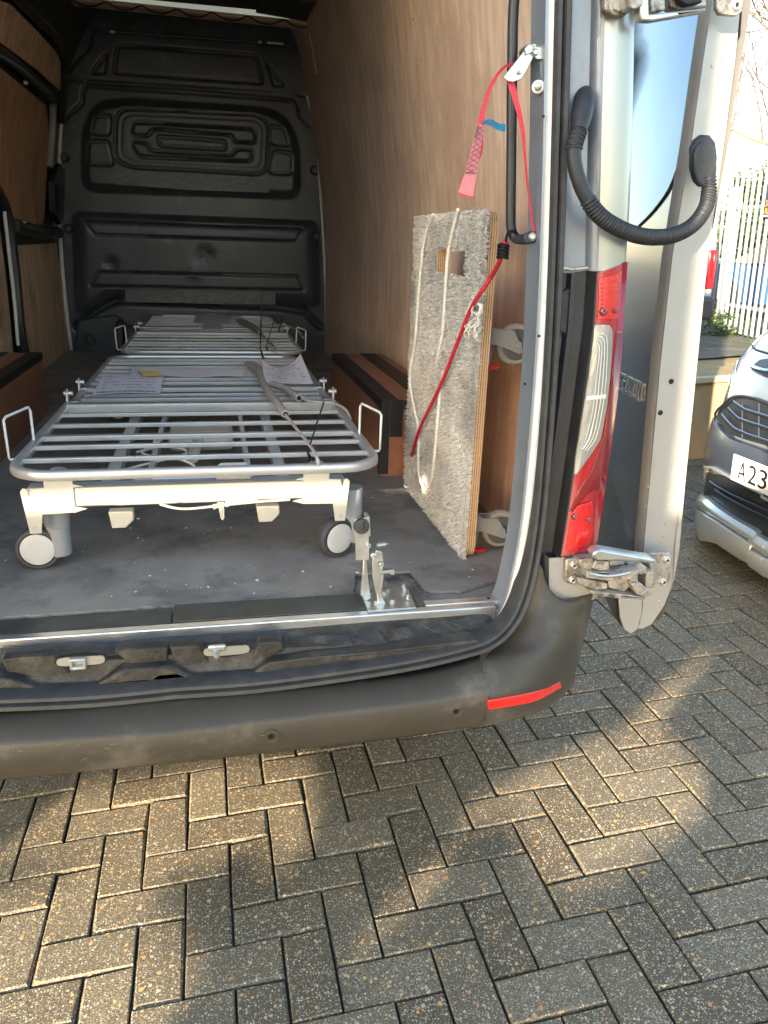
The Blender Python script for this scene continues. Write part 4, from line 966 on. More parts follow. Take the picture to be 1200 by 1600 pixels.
# =================================================================== LOCK BRACKET on the sill (a part of the van)
def catch():
    H = lambda x, y, Y=.03: vp(x, y, Y=Y)
    r_ = MB().prism([Vector((p.x, p.y, .005)) for p in (vp(575, 958, Z=.005), vp(650, 952, Z=.005), vp(636, 918, Z=.005), vp(562, 925, Z=.005))], (0, 0, .005)).build('tail_lift_bracket', 'zinc', van, bevel=.001)
    a = .01
    def pl(pts, Y, th, m='zinc', n='bracket_plate', bev=.0015): return MB().prism([H(x, y, Y) for x, y in pts], (0, th, 0)).build(n, m, r_, bevel=bev)
    pl(((574, 948), (590, 944), (587, 900), (583, 880), (596, 872), (600, 900), (596, 930), (604, 946), (606, 950), (576, 952)), .028, .006)
    pl(((571, 940), (580, 935), (576, 905), (572, 868), (568, 868), (566, 905), (563, 930)), .05, .012)
    pl(((588, 860), (597, 862), (600, 880), (594, 905), (588, 930), (582, 900), (582, 875)), .02, .005, 'zinc_clean')
    pl(((554, 812), (576, 808), (577, 876), (556, 876)), .018, .003); pl(((573, 807), (578, 807), (579, 838), (574, 840)), .021, .03, 'zinc_clean')
    k = MB().lathe(H(564, 821, .012), (0, -1, .1), [(-.006, .010), (0, .0155), (.006, .0165), (.012, .0155), (.013, .012), (.013, .0005)], 22).build('rubber_buffer', 'rubber', r_)
    MB().box(H(564, 821).x-.0008, H(564, 821).x+.0008, -.0025, 0, H(564, 826, 0).z, H(564, 816, 0).z).build('buffer_slot', 'black', k)
    for x, y, Y, rr in ((584, 868, .016, .007), (576, 852, .016, .006), (596, 882, .014, .006)): MB().lathe(H(x, y, Y), (-.2, -1, 0), [(0, rr), (.004, rr), (.006, rr*.6), (.012, rr*.5), (.012, .0005)], 6).build('bracket_bolt', 'zinc_clean', r_)
    for i in range(4): MB().cyl(H(590+i*3.2, 852-i*.5, .03), H(592+i*3.2, 852-i*.5, .03), .0062-.0004*i, seg=14).build('spring_coil', 'zinc_clean', r_)
    MB().tube([H(588, 852, .03), H(606, 850, .03)], .0022, 6).build('spring_pin', 'zinc_clean', r_)
    pl(((594, 893), (616, 890), (617, 899), (612, 899), (608, 896), (596, 897)), .02, .012, 'zinc_clean', 'release_lever')
    for x, y in ((589, 943), (613, 941), (605, 925), (632, 922), (638, 935), (600, 928)):
        p = vp(x, y, Z=.009); MB().cyl(p, p+Vector((0, 0, .002)), .0085, seg=16).build('washer', 'zinc_clean', r_); MB().cyl(p+Vector((0, 0, .002)), p+Vector((0, 0, .008)), .006, seg=6).build('nut', 'zinc_clean', r_)
    for x, y in ((631, 920), (637, 936)):
        p = vp(x, y, Z=.012); MB().cyl(p, p+Vector((0, 0, .012)), .0045, seg=10).build('stud', 'zinc_clean', r_)
    for x in (585, 610):
        p = vp(x, 952, Z=.006); MB().box(p.x-.009, p.x+.009, p.y-.004, p.y+.004, .001, .006).build('slot', 'black', r_)
catch()

# =================================================================== HOSPITAL BEDS
def rrect(hx, y0, y1, z, r, n=6, corners=(1, 1, 1, 1)):
    P = []
    for (cx, cy, a0, on) in ((hx-r, y0+r, -pi/2, corners[0]), (hx-r, y1-r, 0, corners[1]), (-hx+r, y1-r, pi/2, corners[2]), (-hx+r, y0+r, pi, corners[3])):
        for k in range(n+1):
            a = a0+(pi/2)*k/n; P.append(Vector((cx+r*cos(a), cy+r*sin(a), z)))
    return P
def make_bed(pos, label):
    r = thing('profiling_bed', label, 'bed', pos, 'folded bed bases standing one behind the other in the van', local=True)
    OFF[r.name] = Vector()
    z = .238; hx = .414
    f1 = [Vector((hx, .80, z))]+[p for p in rrect(hx, -.03, .8, z, .085) if p.y < .6]
    # near section frame: open U with rounded front corners
    U = [Vector((-hx, .74, z))]
    for k in range(7): a = pi+(pi/2)*k/6; U.append(Vector((-hx+.09+.09*cos(a), .06+.09*sin(a), z)))
    for k in range(7): a = -pi/2+(pi/2)*k/6; U.append(Vector((hx-.09+.09*cos(a), .06+.09*sin(a), z)))
    U.append(Vector((hx, .74, z)))
    MB().tube(U, [(.0115, .0115)]*len(U), 12, flat=(0, 0, 1)).build('foot_section_frame', 'bed_metal', r, angle=50)
    for y, w, h in ((.085, .013, .012), (.205, .013, .012), (.300, .022, .022), (.445, .013, .012), (.585, .013, .012)):
        MB().box(-hx+.01, hx-.01, y-w/2, y+w/2, z-.002, z+h-.002 if h < .02 else z+.012).build('slat', 'bed_metal', r, bevel=.002)
    MB().box(-hx+.005, hx-.005, .685, .725, z-.013, z+.016).build('cross_beam', 'bed_metal', r, bevel=.003)
    for y, w in ((.81, .03), (.88, .02)): MB().box(-hx+.03, hx-.03, y-w/2, y+w/2, z-.006, z+.012).build('slat', 'bed_metal', r, bevel=.002)
    # rear section
    U2 = [Vector((-hx+.01, .80, z-.002))]
    for k in range(7): a = pi-(pi/2)*k/6; U2.append(Vector((-hx+.10+.09*cos(a), 1.74+.09*sin(a), z-.002)))
    for k in range(7): a = pi/2-(pi/2)*k/6; U2.append(Vector((hx-.10+.09*cos(a), 1.74+.09*sin(a), z-.002)))
    U2.append(Vector((hx-.01, .80, z-.002)))
    MB().tube(U2, [(.011, .011)]*len(U2), 12, flat=(0, 0, 1)).build('back_section_frame', 'bed_metal', r, angle=50)
    for y, w, h in ((1.01, .06, .014), (1.12, .018, .012), (1.21, .014, .012), (1.31, .018, .012), (1.40, .014, .012), (1.5, .018, .012), (1.61, .014, .012), (1.7, .02, .012)):
        MB().box(-hx+.02, hx-.02, y-w/2, y+w/2, z-.004, z+h-.002).build('slat', 'bed_metal', r, bevel=.002)
    for s in (-1, 1):
        for y, h in ((.77, .038), (1.0, .034)):
            b = MB().prism([(s*hx, y-.018, z-.01), (s*hx, y+.018, z-.01), (s*hx, y+.014, z+h), (s*hx, y, z+h+.012), (s*hx, y-.014, z+h)], (s*.006, 0, 0)).build('hinge_bracket', 'bed_metal', r, bevel=.002)
            MB().cyl((s*hx-.012, y, z+h-.004), (s*hx+.014, y, z+h-.004), .009, seg=12).build('pivot_bolt', 'zinc_clean', b)
            MB().box(s*hx-.03 if s > 0 else s*hx, s*hx if s > 0 else s*hx+.03, y-.012, y+.012, z-.008, z+.012).build('bracket_foot', 'zinc_clean', b, bevel=.002)
        # wire mattress retainer
        W_ = [(s*(hx-.01), .16, z-.012), (s*(hx+.036), .16, z-.012), (s*(hx+.038), .158, z-.006), (s*(hx+.041), .165, z+.082), (s*(hx+.038), .175, z+.088), (s*(hx+.012), .29, z+.088), (s*(hx+.008), .29, z+.080), (s*hx, .255, z+.0)]
        MB().tube(W_, .0033, 8).build('mattress_retainer', 'wire_white', r)
    # long chassis members and actuator
    for x, w in ((-.22, .03), (.19, .03), (-.13, .014), (.11, .014)):
        MB().box(x-w/2, x+w/2, .02, 1.75, z-.075, z-.045).build('chassis_rail', 'bed_metal', r, bevel=.002)
    MB().box(-.10, .08, .44, .60, z-.075, z-.02).build('motor_housing', 'bed_white', r, bevel=.012)
    MB().tube([(-.03, .28, z-.05), (-.02, .46, z-.05)], .016, 12).build('actuator_rod', 'zinc_clean', r)
    MB().lathe((-.012, .30, z-.008), (0, -1, 0), [(0, .006), (.01, .01), (.016, .006), (.016, .0005)], 10).build('pivot_bolt', 'zinc_clean', r)
    MB().prism([(.03, .012, z-.03), (.11, .012, z-.03), (.11, .03, z-.006), (.1, .04, z), (.04, .04, z), (.03, .03, z-.006)], (0, 0, -.006)).build('catch_plate', 'bed_white', r, bevel=.002)
    MB().tube([(-.16, .10, z-.055), (.11, .10, z-.055)], .010, 10).build('cross_tube', 'bed_metal', r)
    for cps in (((-.18, .35, z-.05), (-.1, .33, z-.03), (-.05, .30, z-.045), (-.2, .16, z-.05), (-.1, .05, z-.05)), ((-.1, .4, z-.02), (-.16, .3, z-.04), (-.05, .18, z-.03), (0, .12, z-.05)), ((.05, .5, z-.03), (-.12, .46, z-.03), (-.14, .36, z-.06))):
        MB().tube(catmull(cps, 6), .0032, 6).build('motor_cable', 'cable_white', r)
    # end assembly: grey cross tube, cream face bar with end plates
    zb = .150
    MB().box(-.385, .335, .0, .042, zb+.008, zb+.052).build('end_beam', 'bed_grey', r, bevel=.004)
    MB().box(-.30, .255, .045, .08, zb-.012, zb+.02).build('lower_beam', 'bed_grey', r, bevel=.003)
    MB().box(-.30, .25, -.03, -.004, zb+.016, zb+.058).build('face_bar', 'bed_white', r, bevel=.002)
    for s, ox in ((-1, -.018), (1, -.032)):
        Pp = [(.255, .058), (.245, .078), (.345-.008, .078), (.345-.008, .058), (.318+.02, .056), (.352, .056), (.356, .040), (.360, .040), (.364, .058), (.372, .058), (.374, -.045), (.345, -.045), (.341, .0), (.262, .002), (.235, .010), (.262, .018)]
        Pp = [(.240, .062), (.262, .068), (.262, .084), (.322, .084), (.322, .062), (.350, .060), (.3545, .040), (.3585, .060), (.366, .062), (.372, .055), (.362, -.044), (.338, -.044), (.332, .0), (.262, .002), (.236, .010), (.262, .016), (.262, .060)]
        pts = [(s*x+ox, -.034, zb+zz) for x, zz in Pp]
        e_ = MB().prism(pts, (0, .004, 0)).build('end_plate', 'bed_white', r, bevel=.0008)
        MB().cyl((s*.352+ox, -.036, zb-.032), (s*.352+ox, -.033, zb-.032), .006, seg=14).build('plate_hole', 'bed_grey', e_)
        MB().cyl((s*.30+ox, .005, zb+.062), (s*.30+ox, .03, zb+.062), .03, seg=24).build('roller', 'bed_metal', r)
    for x in (-.19, .145):
        MB().prism([(x-.025, -.01, zb-.008), (x+.03, -.01, zb-.008), (x+.03, -.01, zb-.03), (x+.012, -.01, zb-.048), (x-.02, -.01, zb-.048)], (0, .03, 0)).build('stop_block', 'bed_white', r, bevel=.003)
    MB().tube(catmull([(-.1, -.004, zb+.005), (-.05, -.012, zb-.006), (.03, -.012, zb-.002), (.12, -.01, zb+.004), (.2, -.008, zb+.006)], 5), .0032, 6).build('mains_cable', 'cable_white', r)
    MB().tube([(.02+.008*i, -.012, zb-.004+.0015*i) for i in range(14)], [.0055 if i % 2 else .008 for i in range(14)], 10).build('cable_strain_relief', 'cable_white', r)
    MB().prism([(.03, -.02, zb+.01), (.045, -.02, zb+.01), (.045, -.02, zb-.03), (.04, -.02, zb-.036), (.036, -.02, zb-.03)], (0, .01, 0)).build('cable_clip', 'bed_white', r)
    # castors: two near, two far
    for (x, y, ang) in ((-.334, .03, 0), (.355, .03, .45), (-.334, 1.62, .3), (.355, 1.62, -.2)):
        c_ = MB().lathe((x, y, .03), (0, 0, 1), [(0, .024), (.004, .026), (.07, .026), (.072, .0285), (.1, .0285), (.14, .0285)], 24).build('castor', 'castor_grey', r)
        ax_ = Vector((sin(ang), -cos(ang), 0)); cc = Vector((x, y, .051))+Vector((-.045*cos(ang), -.045*sin(ang)-.006, 0))
        w = MB().lathe(cc, ax_, [(-.016, .040), (-.016, .046), (-.010, .0505), (.010, .0505), (.016, .047), (.017, .040)], 36).build('wheel', 'tyre_grey', c_)
        MB().lathe(cc, ax_, [(-.018, .038), (.016, .0395), (.0185, .036), (.0195, .02), (.0195, .0005)], 30).build('wheel_cap', 'cap_white', w)
        MB().lathe(cc, ax_, [(.014, .0415), (.0172, .0412), (.0172, .001)], 30).build('wheel_ring', 'black', w)
    # black cable ties standing up
    MB().tube([(.262, .02, z+.0), (.25, .05, z+.02), (.29, .06, z+.14)], .0022, 5).build('cable_tie', 'black', r)
    MB().tube(catmull([(.262, .02, z-.03), (.256, .03, z-.01), (.25, .05, z+.02)], 3), .003, 5).build('cable_tie', 'black', r)
    return r
b1 = make_bed((-.612, .325, .003), 'nearest bed base, with cream end bar on castors, slatted silver frame and papers on it')
b2 = make_bed((-.612+.03, 2.32, .003), 'far bed base standing behind the nearest one, against the black bulkhead')

def sheet(name, label, px, zf, lines=0, m='paper', curl=0.0, cat='paper', z0=.256, group=None, bar=False):
    """a loose sheet: four pixel corners (tl,tr,br,bl) on the plane z0, gently bent"""
    n = 10; c = [vp(x, y, Z=z0+dz) for x, y, dz in px]; rows = []
    for i in range(n+1):
        v = i/n; row = []
        for j in range(n+1):
            u = j/n; p = (c[0]*(1-u)+c[1]*u)*(1-v)+(c[3]*(1-u)+c[2]*u)*v
            p = p+Vector((0, 0, zf(u, v))); row.append(p)
        rows.append(row)
    base = c[3]; t = thing(name, label, cat, base, group)
    MB().slab(rows, (0, 0, -.0006)).build('sheet', m, t, angle=60)
    nrm = (rows[0][n]-rows[0][0]).cross(rows[n][0]-rows[0][0]).normalized()
    if nrm.z < 0: nrm = -nrm
    def at(u, v):
        i = min(n-1, int(v*n)); j = min(n-1, int(u*n)); a = u*n-j; b_ = v*n-i
        return (rows[i][j]*(1-a)+rows[i][j+1]*a)*(1-b_)+(rows[i+1][j]*(1-a)+rows[i+1][j+1]*a)*b_+nrm*.0009
    rs = random.Random(len(label)); mb = MB()
    for k in range(lines):
        v = .12+.7*k/max(1, lines); u = .08
        while u < .85:
            w = rs.uniform(.03, .12)
            if rs.random() < .75: mb.add([at(u, v), at(min(.94, u+w), v), at(min(.94, u+w), v+.018), at(u, v+.018)], [(0, 1, 2, 3)])
            u += w+.02
    if bar:
        u = .06
        while u < .92:
            w = rs.uniform(.006, .02); mb.add([at(u, .88), at(u+w, .88), at(u+w, .96), at(u, .96)], [(0, 1, 2, 3)]); u += w+rs.uniform(.006, .016)
    if mb.f: mb.build('print', 'ink', t, smooth=False)['kind'] = 'stuff'
    return t
sheet('paper_sheet', 'printed sheet with a barcode row lying at the left on the nearest bed', ((160, 587, .0), (255, 588, .002), (250, 615, .0), (144, 617, .0)), lambda u, v: .004*sin(pi*u)+.002*sin(7*v), 5, bar=True)
sheet('paper_sheet', 'long white folded paper strip behind the barcode sheet on the nearest bed', ((206, 574, .004), (381, 577, .004), (381, 589, .002), (203, 586, .002)), lambda u, v: .003*sin(9*u), 0)
sheet('paper_label', 'small yellow curled label on the white papers of the nearest bed', ((212, 579, .010), (245, 580, .012), (254, 586, .012), (225, 588, .010)), lambda u, v: .006*sin(pi*v), 0, 'paper_yellow', cat='label')
sheet('paper_sheet', 'curled lilac-white printed sheet beside the handset cable on the nearest bed', ((410, 577, .01), (470, 574, .01), (490, 600, .004), (412, 598, .004)), lambda u, v: .045*(2*abs(u-.45))**2*(1-v)**1.2, 6)
sheet('paper_sheet', 'white paper lying across the middle of the far bed', ((306, 491, 0), (378, 492, 0), (372, 506, 0), (302, 504, 0)), lambda u, v: .01*sin(5*u), 0)
sheet('paper_sheet', 'small grey paper at the near edge of the far bed, below the white one', ((318, 505, 0), (345, 504, 0), (348, 514, 0), (316, 514, 0)), lambda u, v: 0, 0)
def handset(label, pts1, pts2, thin1, thin2, hs, z=.262, sc=1.0):
    t = thing('bed_handset', label, 'handset', vp(*hs[0], Z=z), 'handsets lying on the bed frames')
    P = [vp(x, y, Z=z+.008) for x, y in hs]
    MB().tube(catmull(P, 4), [(.022*sc, .009)]*(4*(len(P)-1)+1), 12, flat=(1, 0, 0)).build('handset_body', 'cable_grey', t)
    def thick(pts):
        Q = catmull([vp(x, y, Z=z+.012) for x, y in pts], 10); MB().tube(Q, [.0115*sc+.0009*(i % 2) for i in range(len(Q))], 12).build('coiled_cord', 'cable_grey', t)
        d = (Q[-1]-Q[-2]).normalized(); MB().cyl(Q[-1]+d*.0004, Q[-1]+d*.002, .0075*sc, seg=14).build('cord_end', 'black', t)
    thick(pts1)
    if pts2: thick(pts2)
    for th in (thin1, thin2):
        if th: MB().tube(catmull([vp(x, y, Z=z+dz) for x, y, dz in th], 6), .0042*sc, 8).build('cable', 'cable_grey', t)
handset('grey handset with two thick cord sleeves lying on the nearest bed', [(405, 580), (412, 600), (428, 622), (446, 647)], [(425, 600), (445, 607), (467, 622)], [(446, 648, .01), (462, 668, .004), (480, 690, .008), (494, 712, .02), (498, 728, .0)], [(468, 621, .01), (490, 628, .008), (520, 630, .006), (540, 640, .0), (548, 656, -.02)], [(390, 568), (398, 573), (408, 580)])
handset('small grey handset and cord on the far bed', [(384, 505), (398, 512), (408, 522)], None, [(405, 508, .01), (440, 508, .01), (462, 514, 0), (474, 528, 0)], [(408, 522, .01), (425, 538, .0), (432, 548, 0)], [(375, 500), (384, 505), (392, 508)], sc=1.3)
for (pts, lab) in ((((409, 450, 4.0-1.4), (408, 500, 2.6), (406, 556, 2.3)), 'taller black cable tie sticking up from the far bed'), (((441, 496, 3.2), (435, 520, 3.1), (430, 545, 2.9)), 'shorter black cable tie on the right of the far bed')):
    Q = [vp(x, y, Y=Y) for x, y, Y in pts]; single(MB().tube(Q, .0032, 5), 'cable_tie', 'black', lab, 'cable tie', Q[-1])
Q = [vp(x, y, Y=2.1) for x, y in ((408, 548), (412, 560), (420, 566), (424, 576))]
single(MB().tube(catmull(Q, 4), .0045, 6), 'cable', 'black', 'short black cable hanging over the far end of the nearest bed', 'cable', Q[-1])

# =================================================================== CARPETED BOARD WITH CASTORS
def board():
    X0, X1 = .0185, .043; Y0, Y1 = .262, .885; Z0, Z1 = .004, .818
    t = thing('carpeted_dolly', 'carpet covered plywood dolly standing on edge with grey castors behind', 'dolly', (.03, .55, 0))
    hy0, hy1, hz0, hz1 = .385, .655, .674, .738
    def framed(xa, xb, name, m, inset=0):
        a, b, c, d = Y0+inset, Y1-inset, Z0+inset, Z1-inset
        outer = []
        r = .03
        for (cy, cz, a0) in ((a+r, c+r, pi), (b-r, c+r, 1.5*pi), (b-r, d-r, 0), (a+r, d-r, .5*pi)):
            for k in range(6): an = a0+(pi/2)*k/5; outer.append(Vector((xa, cy+r*cos(an), cz+r*sin(an))))
        hole = [Vector((xa, y, z)) for y, z in ((hy0, hz0), (hy1, hz0), (hy1, hz1), (hy0, hz1))]
        tris = tessellate_polygon([outer, hole]); vs = outer+hole; n = len(vs); no = len(outer)
        v2 = vs+[v+Vector((xb-xa, 0, 0)) for v in vs]
        fs = [tuple(q) for q in tris]+[tuple(i+n for i in reversed(q)) for q in tris]
        fs += [(i, (i+1) % no, (i+1) % no+n, i+n) for i in range(no)]+[(no+i, no+(i+1) % 4, no+(i+1) % 4+n, no+i+n) for i in range(4)]
        return MB().add(v2, fs).build(name, m, t, smooth=False)
    # plies: alternate light and dark layers
    k = 9; th = (X1-X0)/k
    for i in range(k): framed(X0+i*th, X0+(i+1)*th, 'ply_layer', 'ply_edge_light' if i % 2 == 0 else 'ply_edge_dark', .0006*(i % 2))
    framed(X0-.005, X0-.0003, 'carpet_backing', 'carpet_back', -.001)
    # pile tufts, uneven fringe
    rs = random.Random(4); mb = MB()
    for i in range(42000):
        y = rs.uniform(Y0-.004, Y1+.004); z = rs.uniform(Z0, Z1+.004)
        if hy0+.004 < y < hy1-.004 and hz0+.004 < z < hz1-.004: continue
        seam = abs(((z+.12*(y-Y0)) % .2)-.1) < .0035 or abs(y-.62) < .003 and z < .6
        h = rs.uniform(.003, .008)*(.35 if seam else 1)*(1.25+.6*noise.noise(Vector((y*14, z*14, 0)))); near = (y < Y0+.01)
        x = X0-.005; r = rs.uniform(.0012, .0024); a = rs.random()*pi
        tip = Vector((x-h, y+rs.gauss(0, .0022)-(.004 if near else 0), z+rs.gauss(0, .0022)-.001))
        mb.add([(x, y+r*cos(a), z+r*sin(a)), (x, y-r*cos(a), z-r*sin(a)), tip+Vector((0, -r*.8*sin(a), r*.8*cos(a))), tip], [(0, 1, 2), (0, 1, 3)] if i % 3 else [(0, 1, 3)])
    o = mb.build('carpet_pile', 'carpet_pile', t, smooth=False, recalc=False); o['kind'] = 'stuff'
    fr2 = MB()
    for i in range(2600):
        z = rs.uniform(Z0, Z1); y = Y0-rs.uniform(0, .002); x = X0-.004+rs.uniform(-.004, .004); L = rs.uniform(.003, .011)*(1+.9*noise.noise(Vector((0, 0, z*30))))
        fr2.add([(x, y, z-.0012), (x, y, z+.0012), (x+rs.gauss(.001, .003), y-L, z+rs.gauss(-.002, .004))], [(0, 1, 2)])
    for i in range(2200):
        y = rs.uniform(Y0, Y1); top = rs.random() < .5; z = (Z1 if top else Z0+.002); x = X0-.004+rs.uniform(-.004, .004); L = rs.uniform(.002, .008)
        fr2.add([(x, y-.0012, z), (x, y+.0012, z), (x+rs.gauss(0, .003), y+rs.gauss(0, .003), z+(L if top else -.001))], [(0, 1, 2)])
    o = fr2.build('frayed_edge', 'carpet_pile', t, smooth=False, recalc=False); o['kind'] = 'stuff'
    MB().tube(catmull([(X0-.001, .40, Z1+.003), (X0, .30, Z1+.002), (X0+.001, Y0+.008, Z1-.014), (X0, Y0-.001, Z1-.05), (X0, Y0-.001, Z1-.10)], 4), .003, 6).build('edge_piping', 'black', t)
    # castors
    for (yy, zz, ang) in ((.33, .53, 0), (.33, .062, .06), (.80, .53, .2), (.80, .065, .1)):
        pl = MB().box(X1, X1+.004, yy-.045, yy+.045, zz-.045, zz+.045).build('castor', 'castor_grey', t, bevel=.002)
        c = Vector((X1+.083, yy-.01, zz-.002))
        for s in (-1, 1):
            Pf = [(X1+.004, zz+.036), (X1+.03, zz+.034), (c.x-.012, zz+.020), (c.x+.016, zz-.028), (c.x+.006, zz-.036), (c.x-.008, zz-.030), (X1+.03, zz-.002), (X1+.004, zz+.0)]
            MB().prism([(x, c.y+s*.02, z+.012 if x > X1+.05 else z) for x, z in Pf], (0, s*.003, 0)).build('fork', 'castor_grey', pl, bevel=.0015)
        MB().box(X1+.004, X1+.03, c.y-.02, c.y+.02, zz-.0, zz+.036).build('swivel_head', 'castor_grey', pl, bevel=.006)
        w = MB().lathe(c, (0, -1, 0), [(-.014, .036), (-.014, .043), (-.009, .0475), (.009, .0475), (.014, .043), (.014, .036)], 36).build('wheel', 'tyre_light', pl)
        MB().lathe(c, (0, -1, 0), [(-.012, .0365), (.0150, .037), (.0160, .035), (.0148, .014), (.0185, .012), (.0185, .0005)], 30).build('wheel_disc', 'castor_disc', w)
        MB().lathe(c+Vector((0, -.0235, .0)), (0, -1, 0), [(0, .009), (.002, .0085), (.002, .001)], 16).build('axle_cap', 'castor_grey', pl)
        MB().prism([(X1+.012, c.y-.006, zz+.0), (X1+.028, c.y-.006, zz-.002), (X1+.022, c.y-.006, zz-.05), (X1+.014, c.y-.006, zz-.05)], (0, .014, 0)).build('brake_arm', 'castor_grey', pl, bevel=.001)
        MB().prism([(X1+.004, c.y-.022, zz-.045), (X1+.02, c.y-.022, zz-.052), (X1+.045, c.y-.022, zz-.050), (X1+.04, c.y-.022, zz-.058), (X1+.02, c.y-.022, zz-.06)], (0, .02, 0)).build('brake_pedal', 'brake_red', pl, bevel=.002)
    # ropes
    XF = X0-.014
    def on(x, y): return vp(x, y, X=XF)
    A = [(677, 335), (672, 345), (662, 382), (654, 465), (650, 523), (644, 564), (641, 597), (648, 638), (654, 671), (654, 729), (658, 752), (665, 762), (671, 755), (676, 740), (681, 692), (687, 622), (693, 580)]
    rope(MB(), catmull([on(*p) for p in A], 8), .0046).build('rope', 'rope', t)
    B = [(716, 327), (712, 340), (701, 391), (697, 436), (693, 506), (690, 530), (683, 560)]
    rope(MB(), catmull([on(*p) for p in B], 8), .0046).build('rope', 'rope', t)
    for (x, y) in ((688, 545), (741, 475), (747, 495), (736, 505)):
        mb = MB()
        for i in range(9):
            p = on(x+rs.gauss(0, 4), y+rs.gauss(0, 6)); q = p+Vector((-rs.uniform(.002, .01), rs.gauss(0, .012), -rs.uniform(.01, .035))); mb.tube(catmull([p, p.lerp(q, .5)+Vector((-.008, rs.gauss(0, .006), 0)), q], 4), .0014, 4)
        mb.build('rope_tassel', 'rope', t)
    K = [(733, 483), (742, 472), (752, 478), (748, 490), (738, 486)]
    rope(MB(), catmull([on(*p) for p in K], 6), .0046).build('rope', 'rope', t)
board()
# bungee cord
def bungee():
    XF = -.004
    key = [vp(786, 392, Y=.085), vp(780, 410, Y=.12), vp(768, 432, Y=.19), vp(752, 456, X=XF), vp(735, 484, X=XF-.003), vp(715, 535, X=XF-.002), vp(697, 582, X=XF-.001), vp(675, 630, X=XF), vp(656, 670, X=XF), vp(643, 712, X=XF+.004)]
    t = thing('bungee_cord', 'red elastic bungee cord stretched diagonally across the carpeted board', 'bungee cord', key[-1])
    MB().tube(catmull(key, 8), .0046, 10).build('cord', 'bungee', t)
    k = vp(786, 392, Y=.085)
    for i in range(4): MB().tube(catmull([k+Vector((.010*cos(a), .010*sin(a), .010-.007*i+.002*sin(a*2))) for a in [2*pi*j/10 for j in range(10)]], 2, True), .0032, 6, closed=True).build('hook_winding', 'black', t)
    MB().blob(k+Vector((.002, 0, .014)), (.007, .007, .006)).build('cord_end', 'bungee', t)
    MB().tube(catmull([k, vp(790, 384, Y=.085), vp(791, 372, Y=.075), vp(795, 362, Y=.066), vp(803, 361, Y=.066), vp(808, 366, Y=.07)], 5), .0026, 8).build('hook', 'black', t)
bungee()
